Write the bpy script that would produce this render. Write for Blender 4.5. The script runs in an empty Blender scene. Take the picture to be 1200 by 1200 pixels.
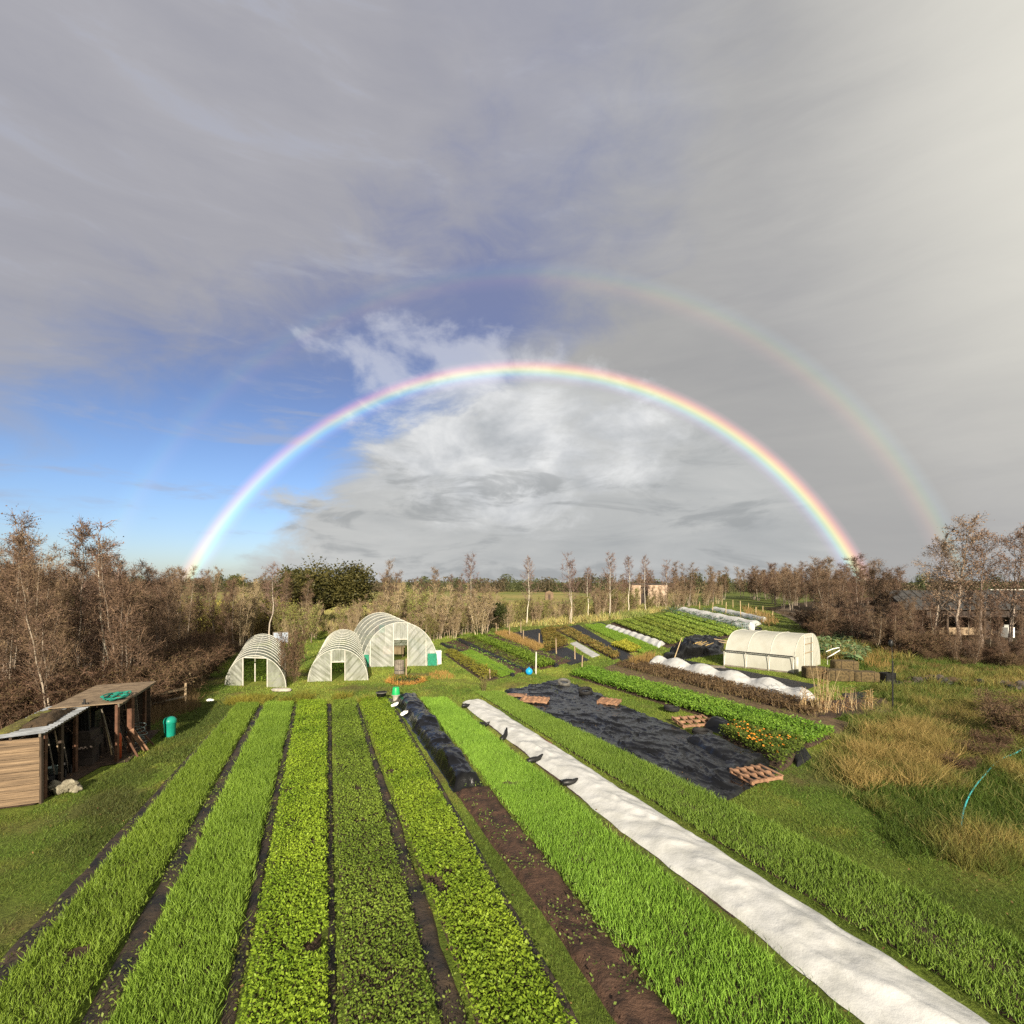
import bpy, math, random
import numpy as np
from mathutils import Vector, Matrix

R = math.radians
random.seed(7)
rng = np.random.default_rng(7)
scene = bpy.context.scene
col = scene.collection

# ------------------------------------------------------------------ camera
F, CH, HZ = 600.0, 6.0, 682.0          # focal length (1200 px picture), eye height, horizon row
cam_d = bpy.data.cameras.new('camera')
cam_d.sensor_width = 36.0
cam_d.lens = 18.0
cam_d.shift_y = (HZ - 600.0) / 1200.0
cam_d.clip_end = 6000.0
cam = bpy.data.objects.new('camera', cam_d)
cam.location = (0, 0, CH)
cam.rotation_euler = (R(90), 0, 0)
col.objects.link(cam)
scene.camera = cam

# ------------------------------------------------------------------ light
SUN_EL, SUN_AZ = 21.0, -5.0            # sun stands behind the camera, a little to the right
sun_d = bpy.data.lights.new('sun', 'SUN')
sun_d.energy = 5.0
sun_d.angle = R(0.6)
sun_d.color = (1.0, 0.89, 0.72)
sun = bpy.data.objects.new('sun', sun_d)
sun.rotation_euler = (R(90 - SUN_EL), 0, R(-SUN_AZ))
sun.location = (-20, -60, 40)
col.objects.link(sun)

vs = scene.view_settings
vs.view_transform = 'Standard'
vs.look = 'None'
vs.exposure = 1.05
vs.gamma = 1.0
vs.use_curve_mapping = False
cy = scene.cycles
cy.max_bounces = 6
cy.diffuse_bounces = 3
cy.glossy_bounces = 2
cy.transmission_bounces = 4
cy.transparent_max_bounces = 24
cy.sample_clamp_indirect = 4.0
cy.use_denoising = False

# ------------------------------------------------------------------ world: sky with showery cloud
BOW_EL = -13.1
BOW_R = 35.5
world = bpy.data.worlds.new('World')
scene.world = world
world.use_nodes = True
wt = world.node_tree
wt.nodes.clear()


class NT:
    """small helper for building node trees"""
    def __init__(self, nt):
        self.nt = nt

    def node(self, typ, **kw):
        n = self.nt.nodes.new(typ)
        for k, v in kw.items():
            setattr(n, k, v)
        return n

    def put(self, sock, v):
        if v is None:
            return
        if isinstance(v, bpy.types.NodeSocket):
            self.nt.links.new(v, sock)
        else:
            sock.default_value = v

    def m(self, op, a, b=None, c=None, clamp=False):
        n = self.node('ShaderNodeMath', operation=op, use_clamp=clamp)
        self.put(n.inputs[0], a); self.put(n.inputs[1], b); self.put(n.inputs[2], c)
        return n.outputs[0]

    def ss(self, x, lo, hi):
        n = self.node('ShaderNodeMapRange', interpolation_type='SMOOTHSTEP')
        self.put(n.inputs[0], x); self.put(n.inputs[1], lo); self.put(n.inputs[2], hi)
        n.inputs[3].default_value = 0.0; n.inputs[4].default_value = 1.0
        return n.outputs[0]

    def mix(self, f, a, b, blend='MIX'):
        n = self.node('ShaderNodeMix', data_type='RGBA', blend_type=blend)
        self.put(n.inputs[0], f); self.put(n.inputs[6], a); self.put(n.inputs[7], b)
        return n.outputs[2]

    def noise(self, vec, scale, detail=4, rough=0.55, dist=0.0):
        n = self.node('ShaderNodeTexNoise')
        self.put(n.inputs['Vector'], vec)
        n.inputs['Scale'].default_value = scale
        n.inputs['Detail'].default_value = detail
        n.inputs['Roughness'].default_value = rough
        n.inputs['Distortion'].default_value = dist
        return n.outputs[0]

    def ramp(self, f, stops, interp='LINEAR'):
        n = self.node('ShaderNodeValToRGB')
        n.color_ramp.interpolation = interp
        el = n.color_ramp.elements
        while len(el) < len(stops):
            el.new(0.5)
        for e, (p, c) in zip(el, stops):
            e.position = p
            e.color = (c[0], c[1], c[2], 1.0)
        self.put(n.inputs[0], f)
        return n.outputs[0]

    def vec(self, x, y, z):
        n = self.node('ShaderNodeCombineXYZ')
        self.put(n.inputs[0], x); self.put(n.inputs[1], y); self.put(n.inputs[2], z)
        return n.outputs[0]


def build_world():
    n = NT(wt)
    tc = n.node('ShaderNodeTexCoord').outputs['Generated']
    sp = n.node('ShaderNodeSeparateXYZ'); n.put(sp.inputs[0], tc)
    x, y, z = sp.outputs
    az = n.m('MULTIPLY', n.m('ARCTAN2', x, y), 57.2958)
    el = n.m('MULTIPLY', n.m('ARCSINE', z), 57.2958)
    # cloud texture space: stretched along the horizon
    cv = n.vec(n.m('MULTIPLY', az, 0.030), n.m('MULTIPLY', el, 0.060), 0.0)
    big = n.noise(cv, 1.1, 3, 0.5, 0.3)
    fine = n.noise(cv, 3.2, 8, 0.62, 0.5)
    cvs = n.vec(n.m('MULTIPLY', az, 0.022), n.m('MULTIPLY', el, 0.10), 3.7)
    streak = n.noise(cvs, 3.0, 6, 0.6, 0.4)
    # angle from the point opposite the sun
    a0 = R(BOW_EL)
    dt = n.node('ShaderNodeVectorMath', operation='DOT_PRODUCT')
    n.put(dt.inputs[0], tc); dt.inputs[1].default_value = (0.018 * math.cos(a0), math.cos(a0), math.sin(a0))
    th = n.m('MULTIPLY', n.m('ARCCOSINE', dt.outputs['Value']), 57.2958)
    # blue sky
    sky = n.node('ShaderNodeTexSky', sky_type='NISHITA')
    sky.sun_disc = False
    sky.sun_elevation = R(SUN_EL)
    sky.sun_rotation = R(180 + SUN_AZ)
    sky.air_density = 1.0; sky.dust_density = 0.6; sky.ozone_density = 1.6
    blue = n.mix(1.0, sky.outputs[0], (0.58, 0.66, 0.88, 1), 'MULTIPLY')
    deep = n.ss(el, 8.0, 32.0)
    blue = n.mix(deep, blue, (1.28, 1.50, 2.55, 1))
    # grey rain cloud covering everything right of a slanting edge
    e26 = n.m('DIVIDE', el, 26.0)
    edge = n.m('ADD', -25.0, n.m('MULTIPLY', n.m('MULTIPLY', e26, e26), 29.0))
    edge = n.m('MINIMUM', edge, 5.0)
    wob = n.m('MULTIPLY', n.m('SUBTRACT', fine, 0.5), 26.0)
    soft = n.m('ADD', 3.5, n.m('MULTIPLY', n.m('MAXIMUM', n.m('SUBTRACT', el, 16.0), 0.0), 0.55))
    rcl = n.ss(n.m('DIVIDE', n.m('ADD', n.m('SUBTRACT', az, edge), wob), soft), -1.0, 1.3)
    tone = n.m('ADD', n.m('MULTIPLY', big, 0.5), n.m('MULTIPLY', streak, 0.5))
    grey = n.ramp(tone, [(0.30, (2.35, 2.35, 2.42)), (0.48, (2.75, 2.73, 2.72)), (0.68, (3.25, 3.2, 3.1))])
    inside = n.m('SUBTRACT', 1.0, n.ss(th, BOW_R - 1.4, BOW_R + 0.4))
    band = n.m('MULTIPLY', n.ss(th, BOW_R, BOW_R + 1.5), n.m('SUBTRACT', 1.0, n.ss(th, 41.5, 47.0)))
    grey = n.mix(n.m('MULTIPLY', inside, 0.75), grey, n.ramp(tone, [(0.33, (2.6, 2.75, 2.8)), (0.5, (3.4, 3.5, 3.48)), (0.66, (4.1, 4.15, 4.05))]))
    grey = n.mix(n.m('MULTIPLY', band, 0.45), grey, (2.25, 2.25, 2.22, 1))
    # bright cumulus heads along the cloud's edge, inside the bow
    cx = n.m('DIVIDE', n.m('ADD', az, 1.0), 17.0)
    cyy = n.m('DIVIDE', n.m('SUBTRACT', el, 14.5), 8.5)
    rr = n.m('ADD', n.m('MULTIPLY', cx, cx), n.m('MULTIPLY', cyy, cyy))
    cum = n.m('SUBTRACT', 1.0, n.ss(n.m('ADD', rr, n.m('MULTIPLY', n.m('SUBTRACT', fine, 0.5), -4.5)), -0.1, 1.5))
    cv2 = n.vec(n.m('MULTIPLY', az, 0.075), n.m('MULTIPLY', el, 0.11), 8.1)
    puff = n.noise(cv2, 2.0, 7, 0.55, 0.25)
    grey = n.mix(n.m('MULTIPLY', cum, 0.95), grey, n.ramp(puff, [(0.30, (3.0, 3.15, 3.3)), (0.47, (4.2, 4.3, 4.4)), (0.62, (5.4, 5.45, 5.45))]))
    scud = n.m('MULTIPLY', n.ss(n.noise(n.vec(n.m('MULTIPLY', az, 0.045), n.m('MULTIPLY', el, 0.16), 5.2), 2.1, 6, 0.6, 0.5), 0.50, 0.66), n.m('SUBTRACT', 1.0, n.ss(el, 9.0, 19.0)))
    grey = n.mix(n.m('MULTIPLY', n.m('MULTIPLY', scud, inside), 0.75), grey, (2.15, 2.25, 2.3, 1))
    # thin bright veil towards the right where the shower ends
    veil = n.m('MULTIPLY', n.ss(az, 24.0, 58.0), n.ss(el, -2.0, 30.0))
    grey = n.mix(n.m('MULTIPLY', veil, 0.82), grey, (6.0, 5.8, 5.05, 1))
    c = n.mix(rcl, blue, grey)
    # violet-grey stratus high on the left
    line = n.m('ADD', 35.0, n.m('MULTIPLY', az, 0.50))
    up = n.ss(n.m('ADD', n.m('SUBTRACT', el, line), n.m('MULTIPLY', n.m('SUBTRACT', fine, 0.5), 22.0)), -5.0, 11.0)
    strat = n.ramp(tone, [(0.32, (2.25, 2.25, 2.5)), (0.5, (2.55, 2.53, 2.72)), (0.68, (2.9, 2.86, 3.0))])
    c = n.mix(n.m('MULTIPLY', up, n.m('SUBTRACT', 0.92, n.m('MULTIPLY', rcl, 0.75))), c, strat)
    wx_ = n.m('DIVIDE', n.m('ADD', az, 8.0), 13.0)
    wy_ = n.m('DIVIDE', n.m('SUBTRACT', el, 23.5), 3.6)
    wr_ = n.m('ADD', n.m('MULTIPLY', wx_, wx_), n.m('MULTIPLY', wy_, wy_))
    wisp = n.m('SUBTRACT', 1.0, n.ss(n.m('ADD', wr_, n.m('MULTIPLY', n.m('SUBTRACT', puff, 0.5), -5.0)), 0.0, 1.1))
    c = n.mix(n.m('MULTIPLY', wisp, 0.55), c, (4.4, 4.5, 4.9, 1))
    # small ragged scuds over the blue
    sc1 = n.m('MULTIPLY', n.ss(streak, 0.54, 0.70), n.m('SUBTRACT', 1.0, rcl))
    c = n.mix(n.m('MULTIPLY', sc1, 0.5), c, (2.6, 2.75, 3.3, 1))
    bg = n.node('ShaderNodeBackground')
    n.put(bg.inputs[0], c)
    bg.inputs[1].default_value = 0.077
    out = n.node('ShaderNodeOutputWorld')
    wt.links.new(bg.outputs[0], out.inputs[0])


build_world()

# ------------------------------------------------------------------ helpers


def P(px, py, z=0.0):
    """ground (or height z) point that the survey of the photograph gives for a picture position"""
    d = F * (CH - z) / (py - HZ)
    return Vector(((px - 600.0) * d / F, d, z))


def depth(py, z=0.0):
    return F * (CH - z) / (py - HZ)


def hash2(ix, iy, s):
    h = (ix * 374761393 + iy * 668265263 + s * 974634777) & 0xFFFFFFFF
    h = ((h ^ (h >> 13)) * 1274126177) & 0xFFFFFFFF
    return ((h ^ (h >> 16)) & 0xFFFF) / 65535.0


def vnoise(x, y, s=0):
    x = np.asarray(x, float); y = np.asarray(y, float)
    ix = np.floor(x).astype(np.int64); iy = np.floor(y).astype(np.int64)
    fx = x - ix; fy = y - iy
    fx = fx * fx * (3 - 2 * fx); fy = fy * fy * (3 - 2 * fy)
    a = hash2(ix, iy, s); b = hash2(ix + 1, iy, s); c = hash2(ix, iy + 1, s); d = hash2(ix + 1, iy + 1, s)
    return (a * (1 - fx) + b * fx) * (1 - fy) + (c * (1 - fx) + d * fx) * fy


def fbm(x, y, s=0, o=4):
    t = 0; a = 0.5; n = 0
    for k in range(o):
        t = t + a * vnoise(x * 2 ** k, y * 2 ** k, s + k * 17); n += a; a *= 0.5
    return t / n


def inpoly(x, y, poly):
    ins = np.zeros(len(x), bool)
    n = len(poly)
    for i in range(n):
        x1, y1 = poly[i][0], poly[i][1]; x2, y2 = poly[(i + 1) % n][0], poly[(i + 1) % n][1]
        if y1 == y2:
            continue
        c = ((y1 > y) != (y2 > y)) & (x < (x2 - x1) * (y - y1) / (y2 - y1) + x1)
        ins ^= c
    return ins


def link(o, parent=None):
    col.objects.link(o)
    if parent is not None:
        o.parent = parent
    return o


def obj(name, me, mat=None, parent=None):
    if mat is not None and len(me.materials) == 0:
        me.materials.append(mat)
    return link(bpy.data.objects.new(name, me), parent)


def tag(o, label, cat=None, group=None, kind=None):
    if label: o['label'] = label
    if cat: o['category'] = cat
    if group: o['group'] = group
    if kind: o['kind'] = kind
    return o


def thing(name, label, cat, loc=(0, 0, 0), rz=0.0, group=None):
    o = bpy.data.objects.new(name, None)
    o.empty_display_size = 0.3
    o.location = loc
    o.rotation_euler = (0, 0, rz)
    col.objects.link(o)
    return tag(o, label, cat, group)


def copy_tree(o, parent=None):
    c = o.copy()
    col.objects.link(c)
    if parent is not None:
        c.parent = parent
    for ch in list(o.children):
        copy_tree(ch, c)
    return c


def mesh_np(name, V, Fc, smooth=False, colors=None):
    """mesh from vertex array and list of face index arrays (all tris or all quads, or a mixed list)"""
    me = bpy.data.meshes.new(name)
    V = np.asarray(V, np.float32)
    if isinstance(Fc, (tuple,)):
        groups = [np.asarray(f, np.int32) for f in Fc if len(f)]
    else:
        groups = [np.asarray(Fc, np.int32)]
    nl = sum(g.size for g in groups); nf = sum(len(g) for g in groups)
    me.vertices.add(len(V)); me.loops.add(nl); me.polygons.add(nf)
    me.vertices.foreach_set('co', V.ravel())
    me.loops.foreach_set('vertex_index', np.concatenate([g.ravel() for g in groups]))
    st = []; k = 0
    for g in groups:
        w = g.shape[1]
        st.append(k + np.arange(len(g)) * w); k += g.size
    me.polygons.foreach_set('loop_start', np.concatenate(st).astype(np.int32))
    if smooth:
        me.polygons.foreach_set('use_smooth', np.ones(nf, bool))
    if colors is not None:
        at = me.color_attributes.new('col', 'FLOAT_COLOR', 'POINT')
        c = np.ones((len(V), 4), np.float32); c[:, :3] = colors
        at.data.foreach_set('color', c.ravel())
    me.update(calc_edges=True)
    return me


class MB:
    """collects simple shapes into one mesh"""
    def __init__(self):
        self.v = []; self.f = []

    def add(self, vs_, fs):
        b = len(self.v)
        self.v += [tuple(p) for p in vs_]
        self.f += [tuple(i + b for i in f) for f in fs]

    def box(self, c, s, rz=0.0, M=None, bev=0.0):
        hx, hy, hz = s[0] / 2, s[1] / 2, s[2] / 2
        pts = []
        m = M if M is not None else Matrix.Rotation(rz, 3, 'Z')
        c = Vector(c)
        for sx, sy, sz in ((-1, -1, -1), (1, -1, -1), (1, 1, -1), (-1, 1, -1), (-1, -1, 1), (1, -1, 1), (1, 1, 1), (-1, 1, 1)):
            pts.append(c + m @ Vector((sx * hx, sy * hy, sz * hz)))
        self.add(pts, [(0, 3, 2, 1), (4, 5, 6, 7), (0, 1, 5, 4), (1, 2, 6, 5), (2, 3, 7, 6), (3, 0, 4, 7)])
        return self

    def beam(self, a, b, w, h, up=(0, 0, 1)):
        a = Vector(a); b = Vector(b)
        d = (b - a); L = d.length; d = d / L
        u = Vector(up)
        if abs(d.dot(u)) > 0.98:
            u = Vector((0, 1, 0))
        s = d.cross(u).normalized(); u = s.cross(d)
        m = Matrix((d, s, u)).transposed()
        return self.box((a + b) / 2, (L, w, h), M=m)

    def tube(self, pts, rad, n=8, cap=True):
        pts = [Vector(p) for p in pts]
        if not hasattr(rad, '__len__'):
            rad = [rad] * len(pts)
        rings = []
        for i, p in enumerate(pts):
            d = (pts[min(i + 1, len(pts) - 1)] - pts[max(i - 1, 0)])
            d = d.normalized() if d.length > 1e-9 else Vector((0, 0, 1))
            u = Vector((0.0, 0.03, 1)) if abs(d.z) < 0.9 else Vector((1, 0.02, 0))
            s = d.cross(u).normalized(); t = s.cross(d)
            rings.append([p + (s * math.cos(k * math.tau / n) + t * math.sin(k * math.tau / n)) * rad[i] for k in range(n)])
        vsx = [q for r in rings for q in r]
        fs = []
        for i in range(len(pts) - 1):
            for k in range(n):
                a = i * n + k; b = i * n + (k + 1) % n
                fs.append((a, b, b + n, a + n))
        if cap:
            fs.append(tuple(range(n - 1, -1, -1))); fs.append(tuple((len(pts) - 1) * n + k for k in range(n)))
        self.add(vsx, fs)
        return self

    def lathe(self, prof, n=20, c=(0, 0, 0)):
        c = Vector(c)
        vsx = []
        for r, z in prof:
            for k in range(n):
                a = k * math.tau / n
                vsx.append(c + Vector((r * math.cos(a), r * math.sin(a), z)))
        fs = []
        for i in range(len(prof) - 1):
            for k in range(n):
                a = i * n + k; b = i * n + (k + 1) % n
                fs.append((a, b, b + n, a + n))
        self.add(vsx, fs)
        return self

    def grid(self, fn, nu, nv):
        vsx = [fn(i / nu, j / nv) for j in range(nv + 1) for i in range(nu + 1)]
        fs = [(j * (nu + 1) + i, j * (nu + 1) + i + 1, (j + 1) * (nu + 1) + i + 1, (j + 1) * (nu + 1) + i) for j in range(nv) for i in range(nu)]
        self.add(vsx, fs)
        return self

    def mesh(self, name, smooth=False):
        me = bpy.data.meshes.new(name)
        me.from_pydata(self.v, [], self.f)
        if smooth:
            me.polygons.foreach_set('use_smooth', [True] * len(me.polygons))
        me.update()
        return me

    def build(self, name, mat, parent=None, smooth=False):
        return obj(name, self.mesh(name, smooth), mat, parent)


# ------------------------------------------------------------------ materials
M = {}


def pm(name, c1, c2=None, scale=4.0, rough=0.7, bump=0.0, bscale=20.0, detail=5, spec=0.3, coat=0.0, stretch=None, metal=0.0, c3=None):
    m = bpy.data.materials.new(name)
    m.use_nodes = True
    nt = m.node_tree
    n = NT(nt)
    b = nt.nodes['Principled BSDF']
    b.inputs['Roughness'].default_value = rough
    b.inputs['Specular IOR Level'].default_value = spec
    b.inputs['Metallic'].default_value = metal
    b.inputs['Coat Weight'].default_value = coat
    tc = n.node('ShaderNodeTexCoord').outputs['Object']
    v = tc
    if stretch:
        mp = n.node('ShaderNodeMapping'); n.put(mp.inputs[0], tc); mp.inputs['Scale'].default_value = stretch
        v = mp.outputs[0]
    if c2 is None:
        c2 = tuple(x * 0.75 for x in c1)
    ns = n.noise(v, scale, detail, 0.6)
    stops = [(0.34, c2), (0.62, c1)]
    if c3:
        stops.append((0.75, c3))
    nt.links.new(n.ramp(ns, stops), b.inputs['Base Color'])
    if bump > 0:
        bn = n.node('ShaderNodeBump'); bn.inputs['Strength'].default_value = bump
        bn.inputs['Distance'].default_value = 0.05
        n.put(bn.inputs['Height'], n.noise(v, bscale, 6, 0.65))
        nt.links.new(bn.outputs[0], b.inputs['Normal'])
    M[name] = m
    return m


def leafmat(name, rough=0.55, trans=0.35, spec=0.25, gain=1.0):
    """foliage: colour per leaf from the mesh, part of the light passing through"""
    m = bpy.data.materials.new(name)
    m.use_nodes = True
    nt = m.node_tree
    n = NT(nt)
    b = nt.nodes['Principled BSDF']
    at = n.node('ShaderNodeAttribute', attribute_name='col')
    oi = n.node('ShaderNodeObjectInfo')
    hs = n.node('ShaderNodeHueSaturation')
    n.put(hs.inputs['Color'], at.outputs['Color'])
    n.put(hs.inputs['Hue'], n.m('ADD', 0.488, n.m('MULTIPLY', oi.outputs['Random'], 0.024)))
    n.put(hs.inputs['Value'], n.m('ADD', 0.8 * gain, n.m('MULTIPLY', oi.outputs['Random'], 0.4 * gain)))
    c = hs.outputs[0]
    nt.links.new(c, b.inputs['Base Color'])
    b.inputs['Roughness'].default_value = rough
    b.inputs['Specular IOR Level'].default_value = spec
    out = nt.nodes['Material Output']
    if trans > 0:
        tr = n.node('ShaderNodeBsdfTranslucent'); nt.links.new(c, tr.inputs[0])
        mx = n.node('ShaderNodeMixShader'); mx.inputs[0].default_value = trans
        nt.links.new(b.outputs[0], mx.inputs[1]); nt.links.new(tr.outputs[0], mx.inputs[2])
        nt.links.new(mx.outputs[0], out.inputs[0])
    M[name] = m
    return m


leafmat('leaf')
leafmat('twig', 0.75, 0.12, 0.2)
leafmat('bark', 0.8, 0.0, 0.2)
leafmat('grass_blade', 0.6, 0.4, 0.2)
pm('soil', (0.075, 0.047, 0.030), (0.028, 0.018, 0.012), 6, 0.9, 0.9, 22)
pm('soil_wet', (0.085, 0.046, 0.028), (0.026, 0.015, 0.010), 5, 0.7, 0.9, 20)
pm('earth_path', (0.135, 0.092, 0.046), (0.07, 0.047, 0.024), 3, 0.9, 0.7, 16, c3=(0.09, 0.10, 0.03))
pm('track', (0.17, 0.125, 0.08), (0.085, 0.062, 0.04), 1.2, 0.9, 0.5, 12)
pm('black_sheet', (0.006, 0.006, 0.006), (0.003, 0.003, 0.003), 3, 0.22, 0.45, 3.0, spec=0.30, c3=(0.020, 0.018, 0.016), stretch=(1.0, 0.45, 1.0))
pm('woven_sheet', (0.014, 0.014, 0.016), (0.007, 0.007, 0.008), 8, 0.6, 0.5, 20, spec=0.3, c3=(0.035, 0.03, 0.02))
pm('weed_strip', (0.062, 0.043, 0.028), (0.012, 0.012, 0.013), 1.6, 0.6, 0.7, 12, spec=0.3, c3=(0.11, 0.075, 0.042))
pm('fleece', (0.50, 0.50, 0.485), (0.38, 0.38, 0.36), 2.0, 0.85, 0.25, 12, spec=0.2)
pm('fleece_flat', (0.45, 0.45, 0.43), (0.32, 0.32, 0.30), 2.0, 0.85, 0.25, 12, spec=0.2)
pm('hoop_metal', (0.58, 0.57, 0.50), (0.44, 0.43, 0.37), 6, 0.5)
pm('timber_pale', (0.36, 0.27, 0.17), (0.20, 0.14, 0.085), 5, 0.8, 0.3, 30, stretch=(1, 1, 0.2))
pm('timber_shed', (0.22, 0.150, 0.090), (0.075, 0.052, 0.034), 2.2, 0.8, 0.5, 14, stretch=(0.35, 0.35, 7), c3=(0.30, 0.22, 0.14))
pm('timber_dark', (0.075, 0.052, 0.036), (0.035, 0.025, 0.018), 5, 0.85, 0.4, 30, stretch=(1, 1, 0.2))
pm('timber_grey', (0.20, 0.17, 0.135), (0.10, 0.085, 0.065), 4, 0.85, 0.4, 24)
pm('timber_red', (0.12, 0.058, 0.034), (0.06, 0.03, 0.018), 5, 0.8, 0.3, 24)
pm('pallet_wood', (0.30, 0.17, 0.10), (0.14, 0.075, 0.045), 5, 0.85, 0.3, 24)
pm('roof_metal', (0.40, 0.42, 0.43), (0.24, 0.25, 0.25), 2.2, 0.42, 0.2, 10, metal=0.3)
pm('roof_board', (0.225, 0.165, 0.105), (0.12, 0.085, 0.055), 3, 0.85, 0.4, 16)
pm('slate', (0.048, 0.046, 0.044), (0.026, 0.025, 0.024), 3, 0.7, 0.3, 12)
pm('barn_wall', (0.050, 0.038, 0.032), (0.026, 0.020, 0.017), 2, 0.9, 0.3, 12)
pm('green_plastic', (0.008, 0.235, 0.165), (0.006, 0.17, 0.12), 4, 0.4, 0.0)
pm('green_bright', (0.015, 0.36, 0.10), (0.01, 0.26, 0.07), 4, 0.4)
pm('green_net', (0.018, 0.20, 0.115), (0.010, 0.115, 0.07), 8, 0.8, 0.3, 40)
pm('green_rope', (0.012, 0.20, 0.14), (0.008, 0.12, 0.09), 10, 0.8)
pm('black_plastic', (0.014, 0.014, 0.014), (0.008, 0.008, 0.008), 5, 0.45, 0.1, 20)
pm('rubber', (0.020, 0.019, 0.018), (0.011, 0.010, 0.010), 8, 0.75, 0.3, 30)
pm('white_plastic', (0.78, 0.78, 0.74), (0.68, 0.68, 0.62), 4, 0.45)
pm('blue_plastic', (0.012, 0.30, 0.62), (0.010, 0.24, 0.52), 4, 0.4)
pm('orange_plastic', (0.42, 0.075, 0.022), (0.28, 0.05, 0.016), 5, 0.6)
pm('hose', (0.05, 0.42, 0.44), (0.035, 0.30, 0.32), 4, 0.45)
pm('wire', (0.22, 0.28, 0.27), (0.12, 0.16, 0.15), 6, 0.5, metal=0.4)
pm('steel_dark', (0.05, 0.05, 0.055), (0.03, 0.03, 0.03), 6, 0.5, metal=0.3)
pm('canvas', (0.26, 0.235, 0.17), (0.13, 0.115, 0.08), 6, 0.9, 0.9, 9)
pm('straw_bale', (0.13, 0.092, 0.042), (0.045, 0.034, 0.016), 9, 0.95, 0.9, 40)
pm('brick', (0.40, 0.30, 0.22), (0.27, 0.19, 0.13), 2.5, 0.9, 0.3, 12)
pm('stone_pale', (0.36, 0.33, 0.28), (0.22, 0.20, 0.17), 4, 0.9, 0.4, 12)
pm('rubble', (0.075, 0.062, 0.052), (0.028, 0.023, 0.020), 4, 0.9, 0.6, 16)
pm('glass_pane', (0.30, 0.34, 0.40), (0.25, 0.29, 0.34), 2, 0.12, spec=0.6)
pm('white_paint', (0.52, 0.50, 0.44), (0.38, 0.36, 0.31), 4, 0.6)
pm('bamboo', (0.46, 0.35, 0.19), (0.30, 0.22, 0.12), 5, 0.7)
pm('moss', (0.16, 0.155, 0.03), (0.075, 0.055, 0.022), 5, 0.95, 0.9, 24)
pm('dead_leaf_mat', (0.085, 0.055, 0.028), (0.04, 0.027, 0.014), 7, 0.95, 0.9, 30)
pm('hay_pale', (0.52, 0.36, 0.12), (0.36, 0.24, 0.08), 6, 0.9)


def polymat(name, tint, transp, transl, dirt):
    m = bpy.data.materials.new(name)
    m.use_nodes = True
    nt = m.node_tree; n = NT(nt)
    b = nt.nodes['Principled BSDF']
    tc = n.node('ShaderNodeTexCoord').outputs['Object']
    mp = n.node('ShaderNodeMapping'); n.put(mp.inputs[0], tc); mp.inputs['Scale'].default_value = (1, 1, 0.45)
    ns = n.noise(mp.outputs[0], 2.2, 6, 0.6)
    c = n.ramp(ns, [(0.33, dirt), (0.58, tint)])
    nt.links.new(c, b.inputs['Base Color'])
    b.inputs['Roughness'].default_value = 0.45
    b.inputs['Specular IOR Level'].default_value = 0.5
    tl = n.node('ShaderNodeBsdfTranslucent'); nt.links.new(c, tl.inputs[0])
    mx = n.node('ShaderNodeMixShader'); mx.inputs[0].default_value = transl
    nt.links.new(b.outputs[0], mx.inputs[1]); nt.links.new(tl.outputs[0], mx.inputs[2])
    tp = n.node('ShaderNodeBsdfTransparent'); tp.inputs[0].default_value = (0.95, 0.97, 0.92, 1)
    m2 = n.node('ShaderNodeMixShader')
    n.put(m2.inputs[0], n.m('ADD', transp - 0.10, n.m('MULTIPLY', n.noise(tc, 1.4, 3), 0.2)))
    nt.links.new(mx.outputs[0], m2.inputs[1]); nt.links.new(tp.outputs[0], m2.inputs[2])
    nt.links.new(m2.outputs[0], nt.nodes['Material Output'].inputs[0])
    M[name] = m


polymat('polythene', (0.50, 0.51, 0.48), 0.44, 0.28, (0.33, 0.34, 0.29))
polymat('polythene_old', (0.45, 0.46, 0.41), 0.42, 0.26, (0.26, 0.27, 0.21))
polymat('polythene_white', (0.55, 0.545, 0.475), 0.03, 0.30, (0.50, 0.49, 0.415))
polymat('green_mesh', (0.02, 0.26, 0.16), 0.12, 0.2, (0.015, 0.18, 0.11))

# ------------------------------------------------------------------ ground
def W(lst):
    return [(P(a, b).x, P(a, b).y) for a, b in lst]


Z_LITTER_L = [(-80, 14), (-16.5, 14), (-16.0, 21.5), (-17.2, 25), (-18.6, 29.5), (-21.5, 37), (-24.5, 48), (-26, 58), (-90, 58)]
Z_LITTER_R = W([(1240, 789), (1130, 779), (1060, 770), (1010, 757), (965, 746), (940, 728), (890, 712), (1000, 700), (1240, 700)])
Z_ROUGH_R = W([(985, 930), (940, 905), (965, 880), (1000, 845), (1010, 812), (1045, 800), (985, 775), (960, 760), (1010, 752), (1100, 772), (1240, 786), (1240, 1010), (1100, 1010)])
Z_FIELD = [(-140, 62), (-24, 62), (-8, 66), (5, 70), (20, 84), (34, 112), (60, 190), (200, 420), (-500, 420)]
Z_SHADE_PAINT_L = W([(90, 935), (180, 870), (250, 815), (300, 830), (190, 922), (150, 1000), (40, 1000)])


def lerp(a, b, f):
    f = f[:, None]
    return a * (1 - f) + b * f


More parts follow.
